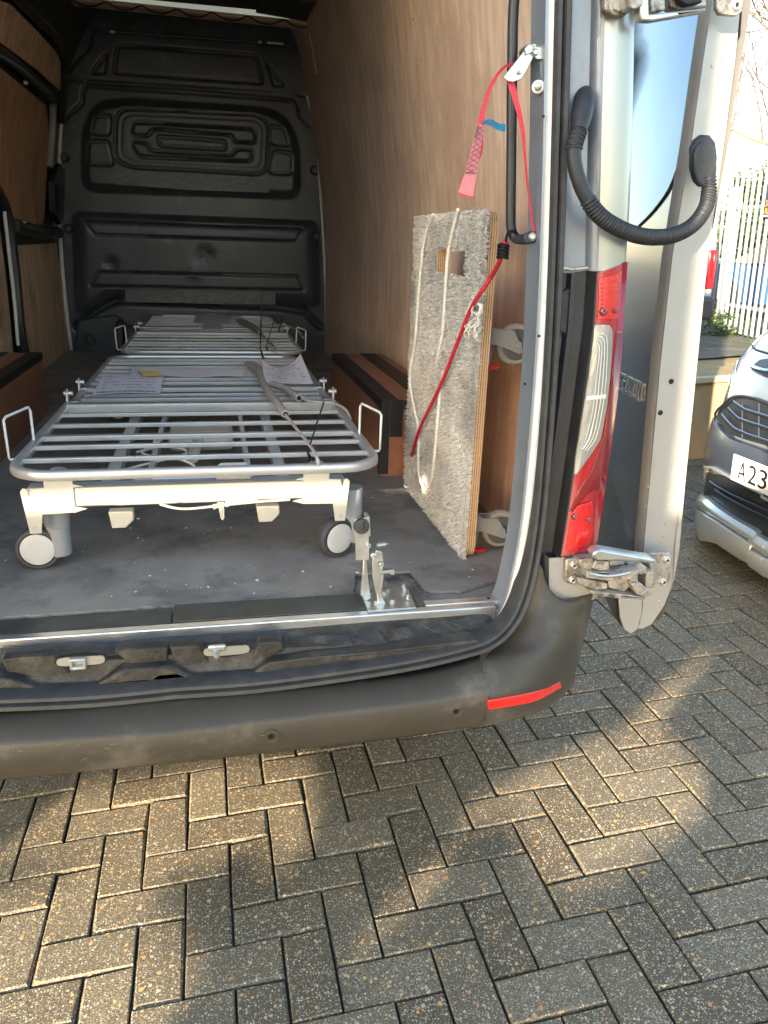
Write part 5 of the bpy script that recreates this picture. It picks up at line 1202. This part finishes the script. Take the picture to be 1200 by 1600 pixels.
# ratchet strap
def strap():
    t = thing('ratchet_strap', 'red webbing strap with metal buckle hanging from the door frame', 'strap', vp(835, 380, Y=.02))
    def ribbon(L, R, Y, m, name='webbing', th=.0014):
        n = len(L); l = catmull([vp(*L[i], Y=Y[i]) for i in range(n)], 8); r = catmull([vp(*R[i], Y=Y[i]+.004) for i in range(n)], 8)
        return MB().slab([[a, a.lerp(b, .5), b] for a, b in zip(l, r)], (0, th, 0)).build(name, m, t)
    ribbon([(806, 97), (790, 101), (775, 116), (762, 140), (752, 170), (746, 196)], [(806, 102), (792, 105), (779, 119), (767, 143), (759, 172), (757, 196)], [.02, .02, .02, .02, .02, .02], 'strap_red')
    w = ribbon([(746, 194), (737, 230), (729, 262), (716, 300)], [(757, 196), (751, 232), (746, 265), (739, 308)], [.018, .018, .018, .015], 'strap_pink')
    ribbon([(716, 300), (722, 305), (731, 306)], [(739, 308), (741, 308), (740, 309)], [.012, .010, .012], 'strap_red')
    ribbon([(757, 196), (751, 232), (746, 265), (740, 308)], [(753, 196), (755, 230), (745, 265), (736, 309)], [.024, .026, .026, .02], 'strap_red')
    # cross stitching
    mb = MB()
    for i in range(9):
        y0_ = 196+i*8.4; f = (y0_-196)/106; f2 = (y0_+8.4-196)/106
        l = lambda f: 748-f*30; r_ = lambda f: 757-f*18
        mb.bar(vp(l(f), y0_, Y=.0165), vp(r_(f2), y0_+8.4, Y=.0165), .0012, .0008); mb.bar(vp(r_(f), y0_, Y=.0165), vp(l(f2), y0_+8.4, Y=.0165), .0012, .0008)
    mb.bar(vp(728, 269, Y=.0165), vp(742, 271, Y=.0165), .002, .001); mb.bar(vp(747, 196, Y=.0165), vp(743, 216, Y=.0165), .004, .001)
    mb.build('stitching', 'ink', t)
    ribbon([(756, 188), (768, 186), (778, 192), (790, 194)], [(754, 194), (766, 196), (778, 203), (789, 206)], [.016, .014, .014, .016], 'label_blue', 'strap_label')
    mb = MB()
    zz = [(759, 193), (762, 188), (766, 193), (770, 189), (774, 196), (777, 192)]
    for a, b in zip(zz, zz[1:]): mb.bar(vp(*a, Y=.0115), vp(*b, Y=.0115), .0012, .001)
    mb.build('stitching', 'ink', t)
    ribbon([(790, 120), (798, 145), (807, 175), (814, 205), (818, 240), (822, 280), (827, 320), (832, 362)], [(802, 122), (808, 145), (815, 175), (820, 205), (822, 240), (825, 280), (830, 320), (836, 362)], [.02]*8, 'strap_red')
    ribbon([(832, 362), (833, 380), (833, 400)], [(834, 362), (834, 380), (834, 400)], [.03, .03, .03], 'strap_red')
    # buckle
    H = lambda x, y, Y=.012: vp(x, y, Y=Y)
    b = MB().prism([H(x, y) for x, y in ((787, 121), (826, 70), (836, 68), (840, 76), (824, 108), (814, 124), (802, 128), (792, 126))], (0, .003, 0)).build('buckle', 'zinc', t, bevel=.001)
    MB().prism([H(x, y, .034) for x, y in ((790, 119), (826, 70), (836, 68), (838, 78), (822, 106), (800, 124))], (0, .003, 0)).build('buckle_side', 'zinc', b, bevel=.001)
    MB().prism([H(x, y, .012) for x, y in ((826, 70), (837, 68), (839, 72), (828, 76))], (0, .025, 0)).build('buckle_bridge', 'zinc', b, bevel=.001)
    MB().prism([H(x, y, .006) for x, y in ((820, 76), (826, 68), (834, 72), (832, 82), (822, 86))], (0, .03, 0)).build('buckle_lever', 'zinc', b, bevel=.0015)
    MB().prism([H(x, y, .010) for x, y in ((832, 76), (838, 72), (853, 73), (854, 92), (838, 92), (831, 86))], (0, .004, 0)).build('mounting_tab', 'zinc', b, bevel=.0015)
    for x, y, r in ((836, 82, .006), (812, 113, .0035)): MB().lathe(H(x, y, .009), (0, -1, 0), [(0, r), (.002, r), (.005, r*.6), (.005, .0005)], 12).build('rivet', 'zinc_clean', b)
    MB().lathe(H(841, 136, .012), (-.6, -1, 0), [(-.002, .011), (.003, .011), (.004, .007), (.012, .006), (.014, .003), (.014, .0005)], 14).build('mounting_bolt', 'zinc_clean', t)
    MB().prism([H(x, y, .012) for x, y in ((844, 96), (853, 96), (853, 142), (846, 142))], (0, .006, 0)).build('mounting_strip', 'silver_shade', t, bevel=.001)
strap()

# =================================================================== PARKED CAR at the right
def parked_car():
    XF, YCn = 1.165, .86
    root = thing('parked_car', 'silver car parked nose-on at the right, with black grille and white number plate', 'car', (XF+.8, YCn, 0), frame=I4)
    def yo(s, z):      # world X of the car's nose at lateral s and height z
        a = abs(s)/1.02
        k = .24*a**2.2+.42*a**5
        lean = lerp1(z, [0, .2, .35, .55, .7, .85, .98, 1.08], [.04, .0, .0, .01, .03, .08, .20, .45])
        return XF+k+lean
    def W_(s, z, off=0.0): return Vector((yo(s, z)-off, YCn-s, z))
    def cp(x, y):
        X = XF
        for _ in range(60):
            p = gp(x, y, X=X); X = .6*X+.4*min(yo(p.y*-1+YCn, p.z), XF+1.0)
        return (YCn-p.y, p.z)
    def curve(pts, tail):
        c = [cp(*p) for p in pts]+list(tail); return c
    def resamp(c, n=26):
        c = [Vector((a, b, 0)) for a, b in c]; D = [0]
        for a, b in zip(c, c[1:]): D.append(D[-1]+(b-a).length)
        out = []; j = 0
        for i in range(n+1):
            d = D[-1]*i/n
            while j < len(D)-2 and D[j+1] < d: j += 1
            t = (d-D[j])/max(1e-9, D[j+1]-D[j]); p = c[j].lerp(c[j+1], t); out.append((p.x, p.y))
        return out
    def band(lo, hi, name, m, off=.01, th=.03, n=26, k=6, bevel=.004, parent=root, bulge=0.0):
        L, Hh = resamp(lo, n), resamp(hi, n)
        for sgn in (1, -1):
            rows = []
            for j in range(k+1):
                t = j/k; rows.append([W_(sgn*(a[0]*(1-t)+b[0]*t), a[1]*(1-t)+b[1]*t, off+bulge*sin(pi*t)) for a, b in zip(L, Hh)])
            o = MB().slab(rows, (th, 0, 0)).build(name, m, parent, bevel=bevel, angle=45)
        return o
    # main shell: rows of heights
    rows = []
    for z in (.18, .25, .35, .45, .55, .65, .75, .85, .93, 1.0, 1.05, 1.09):
        rows.append([W_(-1.02+2.04*i/60, z, -.02) for i in range(61)])
    body = MB().grid(rows).build('body', 'car_silver', root, angle=60)
    # bonnet, wings, cabin
    X1 = XF+1.25
    rows = []
    for j in range(9):
        t = j/8; rows.append([Vector((yo(-1.02+2.04*i/40, 1.09)*(1-t)+X1*t+.02, YCn-(-1.02+2.04*i/40), 1.09+.12*t-.03*(abs(i-20)/20)**2)) for i in range(41)])
    MB().grid(rows).build('bonnet', 'car_silver', root, angle=60)
    for s in (-1, 1):
        xs = [yo(1.02, .5)+.0, X1, XF+2.0, XF+3.0, XF+4.3]
        rows = [[Vector((x, YCn-s*(1.02 if z < .9 else 1.0), z)) for x in xs] for z in (.2, .5, .8, 1.0, 1.09 if s else 1)]
        rows.append([Vector((x, YCn-s*.98, 1.12 if i else 1.08)) for i, x in enumerate(xs)])
        MB().grid(rows).build('side_panel', 'car_silver', root, angle=60)
        for xw in (XF+.95, XF+3.7):
            w = MB().lathe((xw, YCn-s*.82, .32), (0, -s, 0), [(-.1, .2), (-.09, .30), (-.05, .32), (.05, .32), (.1, .30), (.105, .2), (.07, .19), (.07, .001)], 30).build('wheel', 'rubber', root)
            MB().lathe((xw, YCn-s*.82, .32), (0, -s, 0), [(.06, .2), (.1, .18), (.06, .1), (.09, .06), (.09, .001)], 20).build('rim', 'silver_dusty', w)
    cab = [(X1-.1, 1.1), (X1+.75, 1.75), (X1+1.2, 1.84), (XF+4.2, 1.82), (XF+4.3, 1.1)]
    MB().prism([(x, YCn-.80, z) for x, z in cab], (0, 1.6, 0)).build('cabin', 'car_silver', root, bevel=.05)
    MB().prism([(X1-.115, YCn-.74, 1.13), (X1-.115, YCn+.74, 1.13), (X1+.70, YCn+.66, 1.73), (X1+.70, YCn-.66, 1.73)], (-.015, 0, .01)).build('windscreen', 'glass_dark', root)
    for s in (-1, 1): MB().prism([(X1+.1, YCn-s*.801, 1.15), (X1+.72, YCn-s*.801, 1.68), (XF+4.0, YCn-s*.801, 1.7), (XF+4.1, YCn-s*.801, 1.15)], (0, -s*.006, 0)).build('side_window', 'glass_dark', root)
    MB().box(XF+.35, XF+4.2, YCn-.8, YCn+.8, .16, .22).build('underbody', 'black', root)
    # bright lip at the bottom
    lo = curve([(1074, 812), (1082, 818), (1100, 826), (1130, 846), (1160, 866), (1200, 888)], [(-.12, .10), (0, .09)])
    hi = curve([(1074, 765), (1085, 752), (1092, 752), (1110, 775), (1140, 800), (1170, 818), (1200, 834)], [(-.12, .245), (0, .24)])
    midc = curve([(1074, 785), (1084, 784), (1105, 796), (1135, 815), (1170, 838), (1200, 856)], [(-.12, .18), (0, .175)])
    band(lo, midc, 'bumper_lip', 'car_silver_lip', .045, .05, bulge=.012); band([(a, b+.002) for a, b in midc], hi, 'bumper_lip', 'car_silver_lip', .028, .05, bulge=.016)
    # lower black intake
    lo2 = [(a, b+.002) for a, b in hi]
    hi2 = curve([(1091, 690), (1093, 712), (1100, 726), (1125, 742), (1146, 752), (1200, 782)], [(-.12, .375), (0, .37)])
    band(lo2, hi2, 'lower_intake', 'car_black', .0, .04)
    for q in ((1120, 765, 1200, 808), (1112, 752, 1200, 796)):
        a = cp(q[0], q[1]); b = cp(q[2], q[3]); P = [W_(a[0]+(b[0]-a[0])*k/8, a[1]+(b[1]-a[1])*k/8, .008) for k in range(9)]+[W_(0, b[1]-.005, .008)]
        MB().tube(P, .006, 6).build('intake_bar', 'car_black', root)
    # thin bright strip below plate
    st = curve([(1097, 672), (1096, 695), (1102, 716), (1120, 732), (1145, 746), (1170, 759), (1200, 775)], [(-.12, .395), (0, .39)])
    st2 = [(a, b+.012) for a, b in st]; band(st, st2, 'bright_strip', 'car_silver_lip', .022, .03, bevel=.002, k=2)
    # dark bumper face
    lo3 = [(a, b+.013) for a, b in st]
    hi3 = curve([(1101, 662), (1106, 655), (1118, 650), (1130, 672), (1145, 686), (1170, 694), (1200, 705)], [(-.12, .565), (0, .56)])
    band(lo3, hi3, 'bumper_face', 'car_bluegrey', .014, .04, bulge=.012)
    # grille
    lo4 = curve([(1117, 652), (1128, 664), (1138, 678), (1155, 684), (1200, 697)], [(-.12, .58), (0, .575)])
    hi4 = curve([(1117, 652), (1130, 634), (1146, 620), (1160, 618), (1180, 622), (1200, 630)], [(-.12, .745), (0, .745)])
    g_ = band(lo4, hi4, 'grille', 'car_black', -.004, .03, bevel=0)
    P = [W_(a, b, .006) for a, b in resamp(hi4, 30)]; MB().tube(P, .006, 8).build('grille_trim', 'car_black', root)
    for q in (((1150, 628), (1168, 640), (1200, 650)), ((1142, 638), (1158, 654), (1200, 668)), ((1132, 648), (1152, 670), (1175, 680), (1200, 688))):
        c = [cp(*p) for p in q]; c.append((0, c[-1][1])); c = resamp(c, 16)
        for sgn in (1, -1):
            MB().tube([W_(sgn*a, b, .012) for a, b in c], .0062, 6).build('grille_bar', 'car_black', g_); MB().tube([W_(sgn*a, b+.006, .015) for a, b in c], .0016, 6).build('grille_bar_edge', 'chrome', g_)
    for x in (1161, 1187):
        a = cp(x, 630); b = cp(x, 686); MB().tube([W_(a[0], a[1], .004), W_(b[0], b[1], .004)], .003, 6).build('grille_rib', 'car_bluegrey', g_)
    # upper opening with bright bar, bonnet shut line
    lo5 = curve([(1176, 578), (1185, 584), (1200, 588)], [(-.1, .86), (0, .86)]); hi5 = curve([(1176, 572), (1186, 562), (1200, 560)], [(-.1, .93), (0, .93)])
    band(lo5, hi5, 'upper_grille', 'car_black', .006, .02, bevel=.002, n=12, k=3)
    c = curve([(1180, 572), (1190, 576), (1200, 579)], [(-.1, .885), (0, .885)]); c = resamp(c, 12)
    for sgn in (1, -1): MB().tube([W_(sgn*a, b, .016) for a, b in c], .008, 8).build('bright_bar', 'chrome', root)
    c = resamp(curve([(1170, 540), (1174, 546), (1186, 550), (1200, 554)], [(-.1, .965), (0, .965)]), 14)
    for sgn in (1, -1): MB().tube([W_(sgn*a, b, -.018) for a, b in c], .005, 6).build('shut_line', 'black', root)
    # headlamp on the corner
    lo6 = curve([(1133, 622), (1140, 612), (1152, 585)], []); hi6 = curve([(1143, 585), (1150, 566), (1160, 545)], [])
    for o_, m_ in ((.0, 'headlamp'),): band(lo6, hi6, 'headlight', m_, -.012, .02, n=6, k=4, bevel=.003)
    # number plate
    zc = .476; hw = .26; hh = .0555; tilt = .02
    xf = XF-.030
    pl = MB().box(-hw, hw, -.004, .004, -hh, hh, Matrix.Translation((xf, YCn, zc)) @ Matrix.Rotation(-pi/2, 4, 'Z')).build('number_plate', 'plate_white', root, bevel=.003)
    MB().box(-hw+.02, hw-.02, .004, .05, -hh+.01, hh-.01, Matrix.Translation((xf, YCn, zc)) @ Matrix.Rotation(-pi/2, 4, 'Z')).build('plate_bracket', 'car_black', root)
    Mx = Matrix.Translation((xf-.0045, YCn+hw-.045, zc-.0385)) @ Matrix.Rotation(-pi/2, 4, 'Z') @ Matrix.Rotation(pi/2, 4, 'X')
    x = 0
    for ch in 'A23':
        tm = textmesh(ch, .106, Matrix.Identity(4), .0008); xs = [v.x for v in tm.v]; w = max(xs)-min(xs); k = .048/w; zs = [v.y for v in tm.v]; h = max(zs)-min(zs)
        tm.v = [Mx @ Vector(((v.x-min(xs))*k+x, (v.y-min(zs))*.077/h, v.z)) for v in tm.v]; tm.build('character', 'plate_ink', pl, smooth=False); x += .062
    p = Vector((xf-.006, YCn+hw-.036-.032, zc-.002)); MB().lathe(p, (-1, 0, 0), [(0, .006), (.003, .005), (.003, .0005)], 10).build('plate_screw', 'plate_white', pl)
parked_car()

# =================================================================== BARRIER, FAR VAN, FENCE
bx = MB(); a = gp(1088, 718); 
bar_ = thing('concrete_barrier', 'low cream concrete barrier block in sunlight behind the parked car', 'barrier', (3.2, 2.95, 0), frame=I4)
MB().prism([(1.2, 2.74, .0), (5.6, 2.70, .0), (5.6, 2.74, .50), (1.2, 2.78, .50)], (0, .5, 0)).build('block', 'concrete_warm', bar_, bevel=.015)
MB().prism([(1.2, 2.735, .497), (5.6, 2.695, .497), (5.6, 2.695, .535), (1.2, 2.735, .535)], (0, .06, 0)).build('coping', 'concrete_pale', bar_, bevel=.008)
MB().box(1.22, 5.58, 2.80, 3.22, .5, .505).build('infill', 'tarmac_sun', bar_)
def far_van():
    t = thing('white_van', 'white van parked far behind, only its right rear edge with red lamp showing', 'van', (3.7, 8.5, 0), frame=I4)
    xr = gp(1121, 400, Y=6.5).x; xl = xr-2.0
    prof = [(xl, .45), (xl-.02, 1.0), (xl+.02, 1.6), (xl+.10, 2.25), (xl+.25, 2.4), (xr-.25, 2.4), (xr-.10, 2.25), (xr-.02, 1.6), (xr, 1.0), (xr, .45)]
    MB().prism([(x, 6.5, z) for x, z in prof], (0, 5.2, 0)).build('body', 'van_white', t, bevel=.04)
    for s, xx in ((1, xr), (-1, xl)):
        MB().box(xx-.12 if s > 0 else xx+.02, xx-.02 if s > 0 else xx+.12, 6.47, 6.62, .80, 1.22).build('tail_lamp', 'lamp_red_deep', t, bevel=.01)
        MB().box(xx-.07 if s > 0 else xx+.04, xx-.04 if s > 0 else xx+.07, 6.455, 6.47, .92, 1.18).build('lamp_core', 'lamp_red_bright', t, bevel=.005)
        for y in (7.6, 10.8): MB().lathe((xx-s*.1, y, .34), (s, 0, 0), [(-.1, .2), (-.08, .34), (.08, .34), (.1, .22), (.05, .2), (.05, .001)], 24).build('wheel', 'rubber', t)
    MB().box(xl-.02, xr-.01, 6.40, 6.75, .46, .72).build('bumper', 'black_plastic', t, bevel=.05)
    MB().box(xl+.2, xl+.92, 6.488, 6.51, 1.35, 2.0).build('rear_window', 'glass_dark', t, bevel=.02); MB().box(xl+1.08, xr-.2, 6.488, 6.51, 1.35, 2.0).build('rear_window', 'glass_dark', t, bevel=.02)
    MB().box(XCv-.005, XCv+.005, 6.489, 6.5, .8, 2.3).build('door_gap', 'black', t) if False else None
far_van()
def fence():
    A = Vector((6.92, 11.8, 0)); B = Vector((6.02, 6.0, 0)); d = (B-A).normalized(); L = (B-A).length; nrm = Vector((-d.y, d.x, 0))
    if nrm.x > 0: nrm = -nrm       # towards the camera side
    t = thing('palisade_fence', 'galvanised steel palisade fence with pointed pales', 'fence', B, frame=I4)
    H = 2.2; first = None
    n = int(L/.152)
    # W-section pale, tip split in three points
    W = .068
    prof = [(-W/2, 0), (-W/3, .014), (-W/9, .003), (W/9, .003), (W/3, .014), (W/2, 0)]
    mb = MB(); rows = []
    for z, sc in ((.06, 1), (H-.10, 1)): rows.append([d*a+nrm*b+Vector((0, 0, z)) for a, b in prof])
    tip = [H-.05, H-.06, H, H, H-.06, H-.05]
    rows.append([d*a*(1.0 if abs(a) < W/4 else 1.0)*(.5 if abs(a) < W/8 else 1)+nrm*(b+.012)+Vector((0, 0, z)) for (a, b), z in zip(prof, tip)])
    for r in rows: pass
    mb.slab(rows, nrm*-.003); first = mb.build('pale', 'fence_steel', t, angle=20)
    me = first.data
    for v in me.vertices: v.co = v.co+OFF[t.name]-OFF[t.name]
    # the mesh was written relative to the fence's base; undo that so that instances can be placed
    for v in me.vertices: v.co += OFF[t.name]
    for i in range(n):
        p = A+d*(i*.152)-B+nrm*.03
        if i == 0: first.location = p; continue
        o = first.copy(); C.objects.link(o); o.parent = t; o.location = p
    for z in (.42, 1.72):
        MB().bar(A+Vector((0, 0, z)), B+Vector((0, 0, z)), .045, .045).build('rail', 'fence_steel', t)
    k = 0
    while k*2.75 < L:
        p = A+d*(k*2.75+.4); MB().box(p.x-.04, p.x+.04, p.y-.05, p.y+.05, -.1, 2.0).build('post', 'fence_steel', t); k += 1
    # sign
    s = (gp(1212, 312, Y=7.75)); q = A+d*((s.y-A.y)/d.y)
    c = q+nrm*.06; t2 = thing('warning_sign', 'dark sign with orange lettering fixed on the palisade fence', 'sign', c+Vector((0, 0, 1.75)), frame=I4)
    zc = gp(1196, 312, Y=c.y).z
    half = .26; c2 = c+d*(.26-.05)
    MB().prism([c2+d*-half+Vector((0, 0, zc-.22)), c2+d*half+Vector((0, 0, zc-.22)), c2+d*half+Vector((0, 0, zc+.2)), c2+d*-half+Vector((0, 0, zc+.2))], nrm*.006).build('board', 'sign_dark', t2)
    up = Vector((0, 0, 1)); xd = d
    for txt, dz in (('S', -.08), ('RE', -.175)):
        o = c2+d*(-half+.03)+nrm*.008+Vector((0, 0, zc+dz)); Mx = Matrix(((xd.x, up.x, nrm.x, o.x), (xd.y, up.y, nrm.y, o.y), (xd.z, up.z, nrm.z, o.z), (0, 0, 0, 1)))
        textmesh(txt, .11, Mx, .001).build('lettering', 'sign_orange', t2, smooth=False)
    MB().prism([c2+d*(-half)+nrm*.0075+Vector((0, 0, zc-.205)), c2+d*(half)+nrm*.0075+Vector((0, 0, zc-.205)), c2+d*half+nrm*.0075+Vector((0, 0, zc-.19)), c2+d*-half+nrm*.0075+Vector((0, 0, zc-.19))], nrm*.002).build('border', 'plate_white', t2)
fence()
def covered_car():
    t = thing('covered_car', 'blue car under a tan dust sheet behind the fence', 'car', (9.6, 9.5, 0), frame=I4)
    c = Vector((8.55, 9.0, 0)); rows = []
    def hull(u, v, prof):
        pass
    # body: side profile extruded across, long axis along the fence
    P = [(-2.1, .3), (-2.15, .75), (-1.5, .95), (1.9, .98), (2.15, .8), (2.2, .3)]
    MB().prism([(c.x-.85, c.y+a, z) for a, z in P], (1.7, 0, 0)).build('body', 'car_blue', t, bevel=.08)
    rows = []
    for i in range(25):
        a = -1.7+3.3*i/24; hgt = .97+.52*(max(0, 1-(abs(a+.1)/1.6)**3)); r = []
        for j in range(13):
            b = -1+2*j/12; z = .93+(hgt-.93)*(1-abs(b)**3.5)+.03*noise.noise(Vector((a*4, b*4, 1)))
            r.append((c.x+b*.88, c.y+a, z))
        rows.append(r)
    MB().grid(rows).build('dust_sheet', 'cover_tan', t, angle=80)
    for yy in (-1.35, 1.35):
        for xx in (-.8, .8): MB().lathe((c.x+xx, c.y+yy, .32), (1 if xx > 0 else -1, 0, 0), [(-.1, .2), (-.08, .32), (.08, .32), (.1, .2), (.1, .001)], 20).build('wheel', 'rubber', t)
covered_car()
# ---- planting behind the fence
def leaf_cloud(mb, c, r, n, size, rs):
    for i in range(n):
        while True:
            q = Vector((rs.uniform(-1, 1), rs.uniform(-1, 1), rs.uniform(-1, 1)))
            if q.length < 1: break
        q = q*(.6+.4*q.length); p = Vector((c[0]+q.x*r[0], c[1]+q.y*r[1], c[2]+q.z*r[2]))
        p += Vector((noise.noise(p*2), noise.noise(p*2+Vector((9, 0, 0))), noise.noise(p*2+Vector((0, 7, 0)))))*.2
        a = Vector((rs.gauss(0, 1), rs.gauss(0, 1), rs.gauss(0, 1))).normalized(); b = a.orthogonal().normalized(); s = size*rs.uniform(.5, 1.3)
        mb.add([p, p+a*s*.5+b*s*.28, p+a*s, p+a*s*.5-b*s*.28], [(0, 1, 2, 3)])
def hedge():
    rs = random.Random(11)
    for i, (lab, y, x, h, m, n) in enumerate((('leafy evergreen shrub behind the left end of the fence', 12.3, 9.9, 2.6, 'leaf_dark', 9000), ('yellow-green bush rising above the pales of the fence', 10.2, 9.9, 2.75, 'leaf_yellow', 9000), ('green bush behind the fence nearest the sign', 8.2, 9.9, 2.4, 'leaf_green', 9000))):
        t = thing('bush', lab, 'bush', (x, y, 0), frame=I4)
        mb = MB(); leaf_cloud(mb, (x, y, h*.52), (.75, 1.45, h*.5), n, .13, rs); leaf_cloud(mb, (x-.1, y-.2, h*.88), (.6, 1.2, .4), n//2, .10, rs)
        mb.build('foliage', m, t, smooth=False, recalc=False)
        mb = MB()
        for k in range(7): a = rs.random()*6; mb.tube([(x, y, 0), (x+.2*cos(a), y+.25*sin(a), h*.4), (x+.5*cos(a), y+.7*sin(a), h*.85)], [.03, .02, .008], 5)
        mb.build('stem', 'bark', t)
    mb = MB(); 
    c = gp(1124, 520)
    leaf_cloud(mb, (c.x-.15, c.y-.3, .14), (.30, .34, .16), 700, .07, rs)
    t = thing('weed_clump', 'low green weeds at the foot of the fence', 'weeds', (c.x, c.y, 0), frame=I4)
    mb.build('leaves', 'leaf_dark', t, smooth=False, recalc=False)
    mb = MB(); leaf_cloud(mb, (c.x-.35, c.y-.3, .30), (.06, .06, .1), 60, .06, rs); mb.build('yellow_leaves', 'leaf_yellow', t, smooth=False, recalc=False)
    mb = MB()
    for i in range(900):
        x = rs.uniform(4.2, 6.4); y = rs.uniform(6.6, 9.5)
        if noise.noise(Vector((x*1.5, y*1.5, 0))) < .05: continue
        h = rs.uniform(.02, .06); mb.add([(x-.004, y, 0), (x+.004, y, 0), (x+rs.gauss(0, .02), y+rs.gauss(0, .02), h)], [(0, 1, 2)])
    tag(mb.build('grass', 'leaf_green', smooth=False, recalc=False), 'thin tufts of grass on the verge before the fence', 'grass', kind='stuff')
hedge()
def tree(base, h, seed, lab, lean=(0, 0)):
    rs = random.Random(seed); t = thing('bare_tree', lab, 'tree', base, frame=I4, group=None)
    tr = MB(); cr = MB()
    def br(p, d, L, r, lv):
        n = 5; P = [p]; q = p.copy(); dd = d.copy()
        for i in range(n):
            dd = (dd+Vector((rs.gauss(0, .12), rs.gauss(0, .12), rs.gauss(.03, .08)))).normalized(); q = q+dd*(L/n); P.append(q.copy())
        (tr if lv < 2 else cr).tube(P, [r*(1-.62*i/n) for i in range(n+1)], 8 if lv < 2 else 4)
        if lv >= 6 or r < .0028: return
        for k in range(rs.choice((3, 4)) if lv < 3 else rs.choice((2, 3, 3))):
            f = rs.uniform(.35, 1); i = min(n-1, int(f*n)); pp = P[i].lerp(P[i+1], f*n-i)
            ax = dd.orthogonal().normalized(); ax.rotate(Matrix.Rotation(rs.random()*2*pi, 3, dd)); nd = (dd*1.0+ax*rs.uniform(.5, 1.1)).normalized()
            br(pp, nd, L*rs.uniform(.58, .8), r*(1-.62*f)*.68, lv+1)
        br(P[-1], dd, L*.7, r*.38*1.1, lv+1)
    br(Vector(base), Vector((lean[0], lean[1], 1)).normalized(), h*.34, h*.017, 0)
    tr.build('trunk', 'bark', t); cr.build('crown', 'bark', t)
tree((13.2, 13.5, 0), 11, 5, 'bare deciduous tree behind the fence at the right, fine twigs against the sky', (-.2, -.05))
tree((14.0, 19.5, 0), 10, 8, 'second, more distant bare tree behind the fence', (-.12, 0))

# =================================================================== added unseen screen behind the camera, cut to shape the shade and light patches
def add_screen():
    YW = -5.0
    def back(p): t = (YW-p.y)/SD.y; q = p+SD*t; return (q.x, q.z)
    def gpoly(pts): return [back(gp(x, y)) for x, y in pts]
    holes = [gpoly([(1104, 1014), (1112, 1026), (1060, 1085), (1030, 1130), (1075, 1185), (1108, 1215), (1100, 1262), (1040, 1310), (985, 1350), (900, 1385), (850, 1370), (815, 1310), (800, 1270), (725, 1290), (715, 1262), (800, 1215), (880, 1175), (960, 1140), (1030, 1070)]),
             gpoly([(95, 1232), (250, 1205), (340, 1185), (478, 1180), (484, 1250), (486, 1330), (430, 1350), (400, 1310), (340, 1352), (250, 1362), (235, 1420), (300, 1500), (290, 1580), (180, 1660), (40, 1700), (-120, 1720), (-120, 1480), (-60, 1400), (60, 1370), (150, 1350), (20, 1345), (-60, 1340), (40, 1300)]),
             gpoly([(640, 1372), (690, 1330), (712, 1342), (690, 1375), (640, 1420), (560, 1480), (540, 1470), (590, 1420)])]
    vb = lambda p: back(MV @ p)
    # bed end bar, warm stripe on the lining behind the castors
    holes.append([vb(Vector((-1.02, .3, .165))), vb(Vector((-.22, .3, .165))), vb(Vector((-.22, .3, .195))), vb(Vector((-1.02, .3, .195)))])
    holes.append([vb(vp(x, y, X=.195)) for x, y in ((812, 790), (822, 760), (832, 600), (824, 600), (816, 640), (806, 770))])
    holes.append([vb(vp(x, y, Y=.0)) for x, y in ((1012, 560), (1150, 560), (1150, 700), (1012, 700))]) if False else None
    holes = [h for h in holes if h]
    x0_, x1_, zt = -11, -1.95, 5.2
    outer = [(-5.9, 1.2), (-1.0, 1.2), (-1.0, 3.3), (-3.25, 3.3), (-3.25, 2.32), (-3.6, 2.32), (-3.6, 4.25), (-5.9, 4.25)]
    loops = [[Vector((x, YW, z)) for x, z in outer]]+[[Vector((x, YW, z)) for x, z in h] for h in holes]
    tris = tessellate_polygon(loops); vs = [v for l in loops for v in l]; n = len(vs)
    v2 = vs+[v+Vector((0, -.02, 0)) for v in vs]; fs = [tuple(q) for q in tris]+[tuple(i+n for i in reversed(q)) for q in tris]; k = 0
    for l in loops:
        m_ = len(l)
        for i in range(m_): fs.append((k+i, k+(i+1) % m_, k+(i+1) % m_+n, k+i+n))
        k += m_
    for x in (-5.7, -1.2): single(MB().box(x-.06, x+.06, YW-.14, YW-.03, -.02, 3.2), 'screen_post', 'fence_steel', 'added steel post carrying the %s end of the unseen shade screen' % ('left' if x < -3 else 'right'), 'post', (x, YW, 0), frame=I4)
    single(MB().add(v2, fs), 'shade_screen', 'screen_pale', 'added pale screen behind the viewer, its openings shaped for the light patches', 'canopy', (-3.6, YW, 0), frame=I4, smooth=False)
add_screen()
